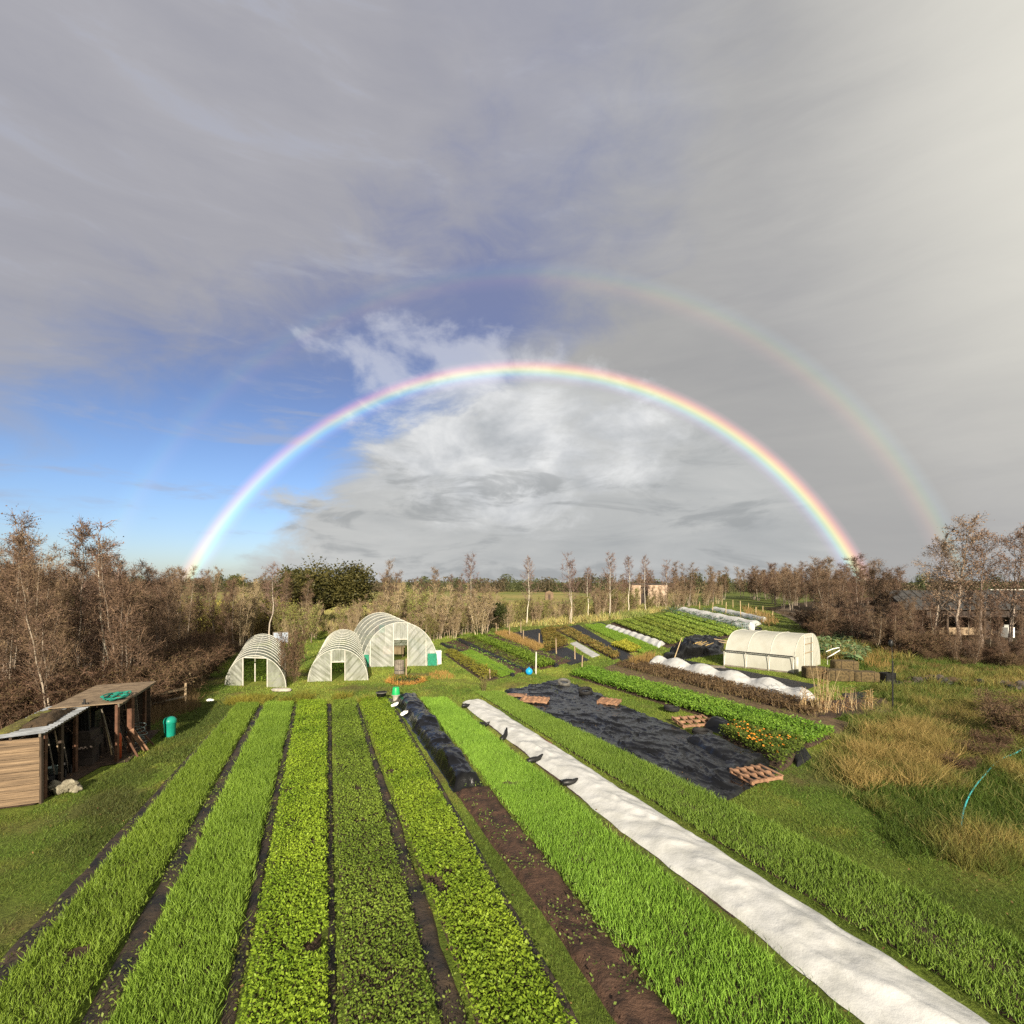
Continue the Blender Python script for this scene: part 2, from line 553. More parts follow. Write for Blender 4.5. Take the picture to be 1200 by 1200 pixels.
def zone(x, y):
    """colour of the turf or floor, with painted shade near the sheds, and the height of what grows there"""
    n1 = fbm(x * 0.35, y * 0.35, 3); n2 = fbm(x * 1.3, y * 1.3, 9); n3 = fbm(x * 0.08, y * 0.08, 21)
    wx = x + (fbm(x * 0.6, y * 0.6, 31) - 0.5) * 3.0; wy = y + (fbm(x * 0.6, y * 0.6, 47) - 0.5) * 3.0
    c = lerp(np.array([[0.110, 0.165, 0.026]]), np.array([[0.240, 0.280, 0.050]]), np.clip((n1 - 0.3) * 2.2, 0, 1))
    c = lerp(c, np.array([[0.25, 0.23, 0.05]]), np.clip((n2 - 0.58) * 4, 0, 0.7))
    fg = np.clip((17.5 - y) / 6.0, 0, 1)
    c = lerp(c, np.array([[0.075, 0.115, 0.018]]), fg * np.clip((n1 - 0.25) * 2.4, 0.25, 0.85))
    h = np.full(len(x), 0.055)
    mud = np.clip((fbm(x * 0.45 + 7, y * 0.45, 200) + 0.35 * (n2 - 0.5) - 0.62) * 7, 0, 1) * (y < 34)
    c = lerp(c, np.array([[0.120, 0.088, 0.048]]), mud * 0.8); h = h * (1 - 0.75 * mud)
    f = inpoly(wx, wy, Z_FIELD)
    cf = lerp(np.array([[0.34, 0.29, 0.11]]), np.array([[0.19, 0.215, 0.06]]), np.clip((n3 - 0.35) * 3.2 + (n1 - 0.5), 0, 1))
    c[f] = cf[f]; h[f] = 0.35
    far = y > 60
    c[far & ~f] = lerp(c, np.array([[0.085, 0.105, 0.026]]), np.full(len(x), 0.6))[far & ~f]
    r = inpoly(wx, wy, Z_ROUGH_R)
    cr = lerp(np.array([[0.075, 0.11, 0.018]]), np.array([[0.24, 0.19, 0.06]]), np.clip((fbm(x * 0.7, y * 0.7, 55) - 0.47) * 4.2, 0, 1))
    c[r] = cr[r]; h[r] = 0.18 + 0.22 * np.clip((fbm(x * 0.7, y * 0.7, 55) - 0.40) * 4.2, 0, 1)[r]
    s = inpoly(wx, wy, Z_SHADE_PAINT_L)
    c[s] = lerp(c, np.array([[0.070, 0.088, 0.020]]), np.full(len(x), 0.75))[s]; h[s] = 0.08  # shade on the grass by the sheds, painted into its colour
    for z in (Z_LITTER_L, Z_LITTER_R):
        q = inpoly(wx, wy, z)
        cq = lerp(np.array([[0.030, 0.020, 0.012]]), np.array([[0.085, 0.058, 0.030]]), np.clip((n2 - 0.3) * 2.2, 0, 1))
        c[q] = cq[q]; h[q] = 0.0
    return c, h


def build_ground():
    t = np.linspace(-1, 1, 301)
    xs = np.sinh(t * 6.2) / np.sinh(6.2) * 3500.0
    t = np.linspace(0, 1, 300)
    ys = -30 + 36 * t + (np.exp(t * 7.4) - 1) / (math.exp(7.4) - 1) * 4300.0
    X, Y = np.meshgrid(xs, ys)
    x = X.ravel(); y = Y.ravel()
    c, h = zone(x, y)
    z = (fbm(x * 0.5, y * 0.5, 77) - 0.5) * 0.05 * (y < 90)
    V = np.stack([x, y, z], 1)
    nx = len(xs); i = np.arange(nx - 1)[None, :] + np.arange(len(ys) - 1)[:, None] * nx
    i = i.ravel()
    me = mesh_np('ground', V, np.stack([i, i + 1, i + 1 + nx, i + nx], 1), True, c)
    m = bpy.data.materials.new('turf')
    m.use_nodes = True
    nt = m.node_tree; n = NT(nt); b = nt.nodes['Principled BSDF']
    tc = n.node('ShaderNodeTexCoord').outputs['Object']
    at = n.node('ShaderNodeAttribute', attribute_name='col').outputs['Color']
    k = n.ramp(n.noise(tc, 7.0, 6, 0.65), [(0.3, (0.45, 0.45, 0.42)), (0.7, (1.15, 1.15, 1.1))])
    k2 = n.ramp(n.noise(tc, 0.9, 4, 0.6), [(0.3, (0.75, 0.75, 0.75)), (0.7, (1.15, 1.12, 1.0))])
    nt.links.new(n.mix(1.0, n.mix(1.0, at, k, 'MULTIPLY'), k2, 'MULTIPLY'), b.inputs['Base Color'])
    b.inputs['Roughness'].default_value = 0.9
    b.inputs['Specular IOR Level'].default_value = 0.15
    bn = n.node('ShaderNodeBump'); bn.inputs['Strength'].default_value = 0.8; bn.inputs['Distance'].default_value = 0.06
    n.put(bn.inputs['Height'], n.noise(tc, 14.0, 6, 0.7)); nt.links.new(bn.outputs[0], b.inputs['Normal'])
    o = obj('ground', me, m)
    tag(o, 'green turf of the market garden running out to fields', None, None, 'structure')


build_ground()
EXC = []            # footprints where no lawn grass grows

# farm track that enters the wood on the right
TRACK = [(905, 716), (925, 725), (943, 736), (958, 748), (985, 748), (990, 738), (960, 724), (925, 712)]


def sheet(name, pxs, mat, z=0.03, label=None):
    me = bpy.data.meshes.new(name)
    pts = [P(a, b) for a, b in pxs]
    me.from_pydata([(p.x, p.y, z) for p in pts], [], [tuple(range(len(pts)))])
    o = obj(name, me, mat)
    o['kind'] = 'structure'
    EXC.append([(p.x, p.y) for p in pts])
    return o


sheet('track', TRACK, M['track'], 0.035)


# ------------------------------------------------------------------ rainbows: rings of coloured light far beyond the trees
def rainbow(name, label, el0, r0, r1, stops, left, right, az0=1.0, fade=None):
    D = 900.0
    ax = Vector((math.sin(R(az0)) * math.cos(R(el0)), math.cos(R(az0)) * math.cos(R(el0)), math.sin(R(el0))))
    up = Vector((0, 0, 1)); s = ax.cross(up).normalized(); u = s.cross(ax)
    V = []; T = []; nseg = 160; nw = 14
    for i in range(nseg + 1):
        ph = R(-8 + 196 * i / nseg)
        for j in range(nw + 1):
            t = j / nw; th = R(r0 + (r1 - r0) * t)
            d = ax * math.cos(th) + (s * math.cos(ph) + u * math.sin(ph)) * math.sin(th)
            V.append(Vector((0, 0, CH)) + d * D)
            k = i / nseg
            T.append((t, (right + (left - right) * k) if fade is None else left + (right - left) * max(0.0, 1 - k * 1.6) ** fade, k))
    nf = nw + 1
    Fq = [(i * nf + j, i * nf + j + 1, (i + 1) * nf + j + 1, (i + 1) * nf + j) for i in range(nseg) for j in range(nw)]
    me = mesh_np(name, [tuple(v) for v in V], np.array(Fq), True, np.array(T))
    m = bpy.data.materials.new(name + '_light'); m.use_nodes = True
    nt = m.node_tree; n = NT(nt); nt.nodes.remove(nt.nodes['Principled BSDF'])
    at = n.node('ShaderNodeAttribute', attribute_name='col').outputs['Color']
    sp = n.node('ShaderNodeSeparateColor'); n.put(sp.inputs[0], at)
    c = n.ramp(sp.outputs[0], stops)
    tc = n.node('ShaderNodeTexCoord').outputs['Object']
    e = n.node('ShaderNodeEmission'); nt.links.new(c, e.inputs[0])
    k = n.m('MULTIPLY', sp.outputs[1], n.m('ADD', 0.72, n.m('MULTIPLY', n.noise(tc, 0.006, 3), 0.55)))
    n.put(e.inputs[1], k)
    tr = n.node('ShaderNodeBsdfTransparent'); ad = n.node('ShaderNodeAddShader')
    nt.links.new(e.outputs[0], ad.inputs[0]); nt.links.new(tr.outputs[0], ad.inputs[1])
    nt.links.new(ad.outputs[0], nt.nodes['Material Output'].inputs[0])
    o = obj(name, me, m)
    o.visible_shadow = True
    return tag(o, label, 'rainbow')


rainbow('primary_rainbow', 'bright inner rainbow arching from the left thicket to the right wood', BOW_EL, 34.25, 36.75,
        [(0.0, (0, 0, 0)), (0.14, (0.020, 0.012, 0.03)), (0.27, (0.05, 0.06, 0.10)), (0.38, (0.07, 0.15, 0.15)), (0.47, (0.13, 0.20, 0.09)),
         (0.56, (0.26, 0.24, 0.06)), (0.66, (0.29, 0.14, 0.045)), (0.76, (0.20, 0.055, 0.04)), (0.88, (0.06, 0.02, 0.025)), (1.0, (0, 0, 0))], 0.62, 1.0)
rainbow('secondary_rainbow', 'faint outer rainbow with reversed colours above the bright one', -10.5, 40.0, 42.8,
        [(0.0, (0, 0, 0)), (0.2, (0.022, 0.010, 0.010)), (0.36, (0.052, 0.026, 0.016)), (0.5, (0.050, 0.046, 0.016)), (0.62, (0.022, 0.046, 0.022)),
         (0.76, (0.014, 0.028, 0.034)), (1.0, (0, 0, 0))], 0.28, 1.15, fade=1.3)


# ------------------------------------------------------------------ trees
def ribbons(A, B, w, bend, rg):
    """thin tapering twigs from A to B with a bend: three triangles each"""
    n = len(A)
    d = B - A
    L = np.linalg.norm(d, axis=1, keepdims=True) + 1e-6
    r = rg.normal(size=(n, 3))
    s = np.cross(d / L, r); s /= np.linalg.norm(s, axis=1, keepdims=True) + 1e-6
    r2 = rg.normal(size=(n, 3))
    mid = (A + B) / 2 + r2 * L * bend
    w = np.asarray(w).reshape(-1, 1)
    V = np.stack([A - s * w, A + s * w, mid - s * w * 0.6, mid + s * w * 0.6, B], 1).reshape(-1, 3)
    b = np.arange(n)[:, None] * 5
    T = np.concatenate([b + [[0, 1, 3]], b + [[0, 3, 2]], b + [[2, 3, 4]]], 0)
    return V, T


def leaves(C, size, rg, flat=0.0):
    """bent four-sided leaves at the points C"""
    n = len(C)
    a = rg.normal(size=(n, 3)); a[:, 2] *= (1 - flat)
    a /= np.linalg.norm(a, axis=1, keepdims=True) + 1e-6
    r = rg.normal(size=(n, 3)); r[:, 2] *= (1 - flat)
    b = np.cross(a, r)
    if flat > 0:
        up = np.zeros((n, 3)); up[:, 2] = 1
        b = np.cross(a, up) + rg.normal(size=(n, 3)) * (1 - flat) * 0.7
    b /= np.linalg.norm(b, axis=1, keepdims=True) + 1e-6
    s = (np.asarray(size) * np.ones(n)).reshape(-1, 1)
    V = np.stack([C - a * s * 0.5, C + b * s * 0.32, C + a * s * 0.5, C - b * s * 0.32], 1).reshape(-1, 3)
    k = np.arange(n)[:, None] * 4
    return V, np.concatenate([k + [[0, 1, 2]], k + [[0, 2, 3]]], 0)


PROTO = {}


def gen_tree(key, seed, H, r0, stems=1, cb=0.25, nlimb=22, spread=0.30, rise=0.9, nbr=7, ntw=8, twl=0.75, leafn=1500, leafs=0.07,
             barkc=((0.20, 0.17, 0.14), (0.09, 0.07, 0.055)), twigc=((0.16, 0.085, 0.065), (0.10, 0.06, 0.05)), leafc=((0.14, 0.075, 0.055), (0.09, 0.05, 0.04)),
             stemspread=0.35, tww=0.008, droop=0.0):
    rg = np.random.default_rng(seed)
    wood = MB(); A = []; Bb = []; Wd = []
    woodcol = []

    def tub(pts, rad, n, tone):
        k0 = len(wood.v); wood.tube(pts, rad, n, False)
        woodcol.append((len(wood.v) - k0, tone))
    for sidx in range(stems):
        a0 = rg.uniform(0, math.tau)
        lean = np.array([math.cos(a0), math.sin(a0), 0]) * (rg.uniform(0.3, 1.0) * stemspread if stems > 1 else rg.uniform(0, 0.05))
        hh = H * (rg.uniform(0.72, 1.0) if stems > 1 and sidx else 1.0)
        base = np.array([math.cos(a0), math.sin(a0), 0]) * (0.12 * stems ** 0.5 if stems > 1 else 0)
        npt = 9; path = []
        wob = rg.normal(size=(npt, 3)) * 0.018 * hh; wob[:, 2] = 0; wob[0] = 0
        wob = np.cumsum(wob, 0) * 0.5
        for i in range(npt):
            t = i / (npt - 1)
            path.append(base + lean * hh * (t ** 1.2) + np.array([0, 0, hh * t]) + wob[i] - (np.array([0, 0, 0.15]) if i == 0 else 0))
        path = np.array(path)
        rs = r0 / (stems ** 0.35)
        rad = [rs * (1.15 if i == 0 else 1) * (1 - 0.93 * (i / (npt - 1)) ** 0.9) for i in range(npt)]
        tub([Vector(p) for p in path], rad, 6, 0)
        nl = max(4, int(nlimb / stems ** 0.6))
        for li in range(nl):
            t = cb + (0.98 - cb) * ((li + rg.uniform(0, 1)) / nl)
            k = t * (npt - 1); i0 = min(int(k), npt - 2); p0 = path[i0] + (path[i0 + 1] - path[i0]) * (k - i0)
            az = li * 2.39996 + rg.uniform(-0.5, 0.5) + a0
            Lb = H * spread * (0.25 + 0.75 * (1 - (t - cb) / (1 - cb)) ** 0.8) * rg.uniform(0.6, 1.2)
            el = rise * rg.uniform(0.7, 1.25)
            d = np.array([math.cos(az) * math.cos(el), math.sin(az) * math.cos(el), math.sin(el)])
            pts = [p0]
            for q in range(4):
                d = d + rg.normal(size=3) * 0.16 + np.array([0, 0, 0.10 - droop * q * 0.22])
                d /= np.linalg.norm(d)
                pts.append(pts[-1] + d * Lb / 4)
            rl = max(0.012, rs * (1 - 0.9 * t) * 0.42)
            tub([Vector(p) for p in pts], [rl * (1 - 0.8 * q / 4) for q in range(5)], 4, 1)
            pts = np.array(pts)
            for bi in range(nbr):
                tb = rg.uniform(0.2, 1.0) * 4; ib = min(int(tb), 3); pb = pts[ib] + (pts[ib + 1] - pts[ib]) * (tb - ib)
                db = (pts[ib + 1] - pts[ib]) / (Lb / 4) + rg.normal(size=3) * 0.62; db[2] += 0.15 - droop; db /= np.linalg.norm(db)
                lb = Lb * rg.uniform(0.22, 0.5) + 0.18
                eb = pb + db * lb
                A.append(pb); Bb.append(eb); Wd.append(max(tww * 1.5, rl * 0.4))
                for ti in range(ntw):
                    tt = rg.uniform(0.15, 1.0); pt = pb + (eb - pb) * tt
                    dt_ = db + rg.normal(size=3) * 0.75; dt_[2] += 0.1 - droop * 1.5; dt_ /= np.linalg.norm(dt_)
                    A.append(pt); Bb.append(pt + dt_ * twl * rg.uniform(0.3, 1.0)); Wd.append(tww)
    A = np.array(A); Bb = np.array(Bb); Wd = np.array(Wd)
    V, T = ribbons(A, Bb, Wd, 0.06, rg)
    n = len(A)
    mixf = rg.uniform(0, 1, (n, 1))
    hz = np.clip(A[:, 2:3] / H, 0, 1)
    c = np.array(twigc[1]) * (1 - mixf) + np.array(twigc[0]) * mixf
    C = np.repeat(c, 5, 0)
    if leafn:
        ii = rg.integers(0, n, leafn); tt = rg.uniform(0.3, 1.05, (leafn, 1))
        pts = A[ii] + (Bb[ii] - A[ii]) * tt + rg.normal(size=(leafn, 3)) * 0.03
        LV, LT = leaves(pts, leafs * rg.uniform(0.6, 1.4, leafn), rg)
        lm = rg.uniform(0, 1, (leafn, 1)); lc = np.array(leafc[1]) * (1 - lm) + np.array(leafc[0]) * lm
        T = np.concatenate([T, LT + len(V)], 0); V = np.concatenate([V, LV], 0); C = np.concatenate([C, np.repeat(lc, 4, 0)], 0)
    crown = mesh_np(key + '_crown', V, T, False, C)
    crown.materials.append(M['twig'])
    wc = []
    for cnt, tone in woodcol:
        b = np.array(barkc[tone]) * rg.uniform(0.8, 1.2)
        wc.append(b[None, :] * rg.uniform(0.75, 1.2, (cnt, 1)))
    trunk = mesh_np(key + '_trunk', np.array(wood.v), np.array(wood.f), True, np.concatenate(wc, 0))
    trunk.materials.append(M['bark'])
    PROTO.setdefault(key.split('#')[0], []).append((trunk, crown, H))


def gen_leafy(key, seed, H, Wd, nleaf, ls, c1, c2, lobes=26, stem=(0.09, 0.07, 0.05)):
    rg = np.random.default_rng(seed)
    wood = MB()
    wood.tube([(0, 0, -0.2), (0.1, 0, H * 0.3), (0, 0.1, H * 0.7)], [0.22, 0.16, 0.05], 6, False)
    cs = []
    for i in range(lobes):
        a = rg.uniform(0, math.tau); e = rg.uniform(-0.25, 1.0); rr = rg.uniform(0.35, 0.95) ** 0.6
        ce = np.array([math.cos(a) * Wd * 0.40 * rr * math.sqrt(max(0.05, 1 - max(e, 0) ** 2)), math.sin(a) * Wd * 0.32 * rr, H * (0.50 + 0.36 * e * rr)])
        cs.append((ce, rg.uniform(0.10, 0.2) * H))
        wood.tube([(0, 0, H * 0.25), tuple(ce * 0.6 + np.array([0, 0, H * 0.1])), tuple(ce)], [0.10, 0.06, 0.02], 4, False)
    pts = []; per = nleaf // lobes
    cc = []
    for ce, r in cs:
        d = rg.normal(size=(per, 3)); d /= np.linalg.norm(d, axis=1, keepdims=True)
        p = ce + d * r * (rg.uniform(0.25, 1.25, (per, 1)) ** 0.6) * np.array([1.25, 1.15, 1.0])
        pts.append(p)
        cm = rg.uniform(0, 1, (per, 1)) * 0.6 + rg.uniform(0, 0.4)
        cc.append(np.array(c1) * (1 - cm) + np.array(c2) * cm)
    # feathery shoots that break the outline
    sh = 420
    ii = rg.integers(0, len(cs), sh)
    for q in range(sh):
        ce, r = cs[ii[q]]
        d = rg.normal(size=3); d[2] = abs(d[2]) + 0.6; d /= np.linalg.norm(d)
        p = ce + d * r * np.linspace(0.8, 1.55, 7)[:, None] + rg.normal(size=(7, 3)) * 0.05
        pts.append(p); cm = rg.uniform(0, 1, (7, 1)); cc.append(np.array(c1) * (1 - cm) + np.array(c2) * cm)
    pts = np.concatenate(pts); cc = np.concatenate(cc)
    pts[:, 2] = np.maximum(pts[:, 2], 0.1)
    V, T = leaves(pts, ls * rg.uniform(0.6, 1.4, len(pts)), rg)
    crown = mesh_np(key + '_crown', V, T, False, np.repeat(cc, 4, 0)); crown.materials.append(M['leaf'])
    trunk = mesh_np(key + '_trunk', np.array(wood.v), np.array(wood.f), True, np.tile(np.array([stem]), (len(wood.v), 1))); trunk.materials.append(M['bark'])
    PROTO.setdefault(key.split('#')[0], []).append((trunk, crown, H))


BK = ((0.24, 0.195, 0.15), (0.14, 0.105, 0.078))
for k in range(5):      # purple-brown winter alders and birches of the thickets
    gen_tree('alder#%d' % k, 100 + k, 9.0, 0.075, stems=(1, 2, 3, 2, 4)[k], cb=0.14, nlimb=30, spread=0.21, rise=0.95, nbr=8, ntw=10, twl=0.64, leafn=2600, leafs=0.08,
             barkc=BK, twigc=((0.240, 0.158, 0.095), (0.095, 0.064, 0.044)), leafc=((0.160, 0.100, 0.066), (0.072, 0.045, 0.035)), stemspread=0.16, tww=0.009)
for k in range(3):      # tan willow scrub
    gen_tree('scrub#%d' % k, 200 + k, 4.5, 0.05, stems=6, cb=0.12, nlimb=26, spread=0.22, rise=1.15, nbr=5, ntw=7, twl=0.55, leafn=900, leafs=0.09,
             barkc=((0.40, 0.32, 0.22), (0.28, 0.21, 0.13)), twigc=((0.31, 0.235, 0.145), (0.16, 0.115, 0.072)), leafc=((0.26, 0.20, 0.085), (0.16, 0.105, 0.055)), stemspread=0.36, tww=0.011)
for k in range(2):      # greener scrub
    gen_tree('greenscrub#%d' % k, 260 + k, 4.0, 0.05, stems=5, cb=0.12, nlimb=26, spread=0.23, rise=1.05, nbr=5, ntw=7, twl=0.55, leafn=1800, leafs=0.10,
             barkc=((0.24, 0.19, 0.13), (0.15, 0.12, 0.07)), twigc=((0.20, 0.15, 0.07), (0.12, 0.09, 0.04)), leafc=((0.21, 0.23, 0.055), (0.12, 0.13, 0.035)), stemspread=0.33, tww=0.011)
for k in range(4):      # slim white-stemmed birches of the hedge row
    gen_tree('birch#%d' % k, 300 + k, 9.5, 0.085, stems=(1, 1, 2, 1)[k], cb=0.30, nlimb=26, spread=(0.26, 0.20, 0.24, 0.22)[k], rise=0.85, nbr=6, ntw=7, twl=0.65, leafn=500, leafs=0.10, stemspread=0.10,
             barkc=((0.44, 0.39, 0.31), (0.24, 0.19, 0.145)), twigc=((0.21, 0.135, 0.105), (0.12, 0.08, 0.065)), leafc=((0.18, 0.10, 0.08), (0.11, 0.065, 0.055)), tww=0.013)
for k in range(3):      # taller trees with lingering brown leaves, right edge
    gen_tree('tall#%d' % k, 400 + k, 12.0, 0.13, stems=(1, 2, 1)[k], cb=0.22, nlimb=34, spread=0.25, rise=0.8, nbr=8, ntw=8, twl=0.7, leafn=3200, leafs=0.11,
             barkc=((0.25, 0.20, 0.16), (0.16, 0.12, 0.09)), twigc=((0.24, 0.165, 0.115), (0.12, 0.08, 0.06)), leafc=((0.29, 0.19, 0.125), (0.15, 0.095, 0.065)), stemspread=0.14, tww=0.010)
for k in range(2):      # brambles
    gen_tree('bramble#%d' % k, 500 + k, 1.7, 0.03, stems=12, cb=0.1, nlimb=42, spread=0.42, rise=0.55, nbr=4, ntw=6, twl=0.42, leafn=1600, leafs=0.07,
             barkc=((0.17, 0.11, 0.07), (0.12, 0.075, 0.05)), twigc=((0.145, 0.085, 0.05), (0.06, 0.038, 0.025)), leafc=((0.085, 0.062, 0.025), (0.05, 0.034, 0.02)), stemspread=0.75, tww=0.009, droop=0.25)
gen_leafy('evergreen#0', 600, 9.5, 13.5, 22000, 0.27, (0.024, 0.032, 0.010), (0.150, 0.135, 0.036), 46)
gen_leafy('holly#0', 610, 4.2, 5.2, 5200, 0.22, (0.022, 0.036, 0.012), (0.07, 0.085, 0.022), 18)
gen_leafy('roundtree#0', 620, 8.0, 9.0, 5200, 0.36, (0.045, 0.055, 0.016), (0.16, 0.15, 0.045), 18)


def place(kind, x, y, h, label, group, name='tree', cat='tree', idx=None, sx=1.0, z=0.0):
    lst = PROTO[kind]
    tr, cr, H = lst[(random.randrange(len(lst)) if idx is None else idx % len(lst))]
    e = thing(name, label, cat, (x, y, z), random.uniform(0, math.tau), group)
    s = h / H
    e.scale = (s * sx, s * sx, s)
    obj('trunk', tr, None, e)
    obj('crown', cr, None, e)
    return e


def scatter(poly, n, dmin, seed):
    rg = np.random.default_rng(seed)
    xs = [p[0] for p in poly]; ys = [p[1] for p in poly]
    out = []
    for _ in range(n * 60):
        x = rg.uniform(min(xs), max(xs)); y = rg.uniform(min(ys), max(ys))
        if not inpoly(np.array([x]), np.array([y]), poly)[0]:
            continue
        if all((x - a) ** 2 + (y - b) ** 2 > dmin * dmin for a, b in out):
            out.append((x, y))
            if len(out) >= n:
                break
    return out


def build_trees():
    # left thicket
    lab = 'bare purple-brown tree packed in the dense thicket behind the tool shed'
    for x, y in scatter([(-18.6, 20.5), (-18.2, 25), (-20.5, 31), (-24.0, 39), (-26, 50), (-58, 50), (-32, 27), (-24, 20)], 88, 1.1, 11):
        h = np.interp(y, [20, 27, 34, 42, 52], [7.3, 8.3, 7.6, 6.7, 6.8]) * random.uniform(0.78, 1.08)
        place('alder', x, y, h, lab, 'trees of the left thicket', 'alder_tree')
    place('alder', -22.6, 24.6, 8.9, 'tall bare tree of the thicket directly above the tool shed roof', None, 'alder_tree', idx=1)
    place('birch', -20.5, 25.5, 8.6, 'slim pale-stemmed birch standing in front of the left thicket', None, 'birch_tree', idx=2)
    lab = 'low brown bramble tangle at the foot of the left thicket'
    for x, y in scatter([(-17.5, 21), (-16.6, 24), (-17.4, 27), (-19.6, 32.5), (-22.5, 40), (-26, 42), (-22, 27), (-27, 20), (-19.5, 20)], 46, 0.95, 12):
        place('bramble', x, y, random.uniform(1.2, 2.2), lab, 'brambles under the left thicket', 'bramble_bush', 'bramble')
    # scrub behind the polytunnels
    lab = 'tan bare willow shrub growing behind the three left polytunnels'
    for x, y in scatter([(-25.5, 47), (-21, 49.5), (-15.5, 51), (-9, 51), (-4.5, 50), (-2, 60), (-16, 64), (-34, 64)], 50, 1.7, 13):
        place('scrub' if random.random() < 0.75 else 'greenscrub', x, y, random.uniform(2.6, 6.2) * (0.62 if 318 < 600 + 600 * x / y < 432 else 1.0), lab, 'scrub behind the polytunnels', 'willow_shrub', 'shrub')
    for px, py, top in ((312, 742, 672), (355, 742, 676), (448, 735, 658), (467, 735, 672), (510, 735, 668), (536, 735, 674), (330, 745, 672), (495, 735, 678)):
        p = P(px, py); h = 6 - (top - HZ) * p.y / F
        place('alder', p.x, p.y, h, 'bare reddish tree rising out of the scrub behind the polytunnels', 'bare trees behind the polytunnels', 'alder_tree')
    p = P(316, 752)
    place('birch', p.x, p.y, 7.6, 'white-stemmed birch rising right behind the leftmost polytunnel', None, 'birch_tree', idx=1, sx=1.25)
    p = P(378, 735)
    place('evergreen', p.x, p.y, 8.9, 'big dark green willow mass behind the middle polytunnel', None, 'evergreen_tree', idx=0, sx=1.32)
    p = P(346, 736)
    place('roundtree', p.x, p.y, 7.6, 'smaller olive tree joined to the left of the big green mass', None, 'evergreen_tree', idx=0, sx=0.62)
    # dry dark red shrub between tunnels
    p = P(341, 800)
    place('bramble', p.x, p.y, 3.0, 'dry red-brown shrub between the first two polytunnels', None, 'dry_shrub', 'shrub', idx=0, sx=0.34)
    p = P(343, 781)
    place('scrub', p.x, p.y, 2.6, 'taller brown shrub tucked between the first two polytunnels', None, 'dry_shrub', 'shrub', idx=1, sx=0.4)
    # row of birches along the far hedge
    bl = ['birch with a bushy dark top beside the round green holly', 'birch with a white trunk left of the wooden hut in the field',
          'birch with wide dark crown right of the wooden hut', 'short forked birch with bright trunk on the field edge',
          'leaning white birch left of the brick shed', 'straight birch just left of the brick shed door',
          'birch standing in front of the brick shed wall', 'birch at the right end of the brick shed']
    for (px, py, top, k), l in zip(((553, 738, 652, 0), (617, 733, 655, 1), (668, 730, 651, 2), (690, 724, 666, 3), (714, 723, 650, 0), (736, 719, 653, 3), (757, 717, 653, 1), (781, 714, 658, 2)), bl):
        p = P(px, py); h = 6 - (top - HZ) * p.y / F
        place('birch', p.x, p.y, h, l, None, 'birch_tree', idx=k)
    p = P(572, 740)
    place('holly', p.x, p.y, 4.4, 'round dark green holly bush at the end of the dark soil beds', None, 'holly_bush', 'bush', idx=0, sx=0.85)
    # hedge shrubs along the row
    lab = 'thin tan hedge shrub along the far edge of the vegetable plots'
    rg = random.Random(5)
    for i in range(96):
        t = i / 95.0
        px = 505 + t * 345; py = np.interp(px, [505, 560, 640, 720, 800, 850], [752, 738, 730, 722, 712, 706]) + rg.uniform(-1.5, 0.6)
        p = P(px, py + 0.3)
        kind = 'scrub' if rg.random() < 0.7 else 'greenscrub'
        place(kind, p.x + rg.uniform(-1, 1), p.y + rg.uniform(0, 4), rg.uniform(1.8, 4.0) * (1.0 if px < 700 else 1.3), lab, 'hedge shrubs on the plot edge', 'hedge_shrub', 'shrub')
    lab = 'brown thicket tree around the brick shed beyond the plots'
    for i in range(26):
        px = rg.uniform(722, 838); py = rg.uniform(703, 714)
        p = P(px, py); top = rg.uniform(658, 676) if px > 775 else rg.uniform(668, 682)
        if 738 < px < 785 and py > 705:
            continue
        place('alder', p.x, p.y, 6 - (top - HZ) * p.y / F, lab, 'trees around the brick shed', 'alder_tree', sx=1.3)
    # right wood
    lab = 'bare brown tree in the wood along the right edge of the garden'
    for x, y in scatter(W([(838, 702), (900, 706), (945, 726), (968, 742), (1010, 752), (1055, 762), (1062, 742), (1050, 722), (985, 714), (900, 699)]), 64, 2.3, 14):
        h = np.interp(y, [40, 55, 70, 100, 150], [7.6, 8.6, 9.2, 10.0, 11.0]) * random.uniform(0.78, 1.05)
        place('alder', x, y, h, lab, 'trees of the right wood', 'alder_tree', sx=1.25)
    lab = 'thin dark tree in the belt before the long barn'
    for x, y in scatter(W([(1058, 764), (1120, 773), (1215, 783), (1225, 768), (1120, 758), (1062, 752)]), 17, 2.0, 15):
        place('alder', x, y, random.uniform(3.0, 5.2), lab, 'thin trees before the barn', 'alder_tree', sx=0.8)
    for (px, py, top, k), l in zip(((1125, 764, 611, 0), (1180, 768, 622, 1), (1150, 766, 626, 2), (1093, 760, 634, 1), (1212, 770, 630, 2)),
                                   ('tallest leafy brown tree before the left half of the barn', 'pale tall tree at the right edge of the picture',
                                    'tall tree with thin crown between the two tallest by the barn', 'tall tree at the left end of the barn', 'tall tree cut by the right edge of the picture')):
        p = P(px, py)
        place('tall', p.x, p.y, 6 - (top - HZ) * p.y / F, l, None, 'tall_tree', idx=k, sx=1.35 if px == 1125 else 1.1)
    lab = 'dark bramble tangle at the foot of the right wood'
    for x, y in scatter(W([(940, 737), (965, 752), (1010, 762), (1060, 772), (1130, 783), (1230, 791), (1230, 776), (1120, 764), (1050, 755), (985, 744), (960, 735)]), 30, 1.5, 16):
        place('bramble', x, y, random.choice((0.7, 0.9, 1.2, 1.6, 2.2)) * random.uniform(0.9, 1.1), lab, 'brambles under the right wood', 'bramble_bush', 'bramble')
    lab = 'short bare sapling in the dense front edge of the right wood'
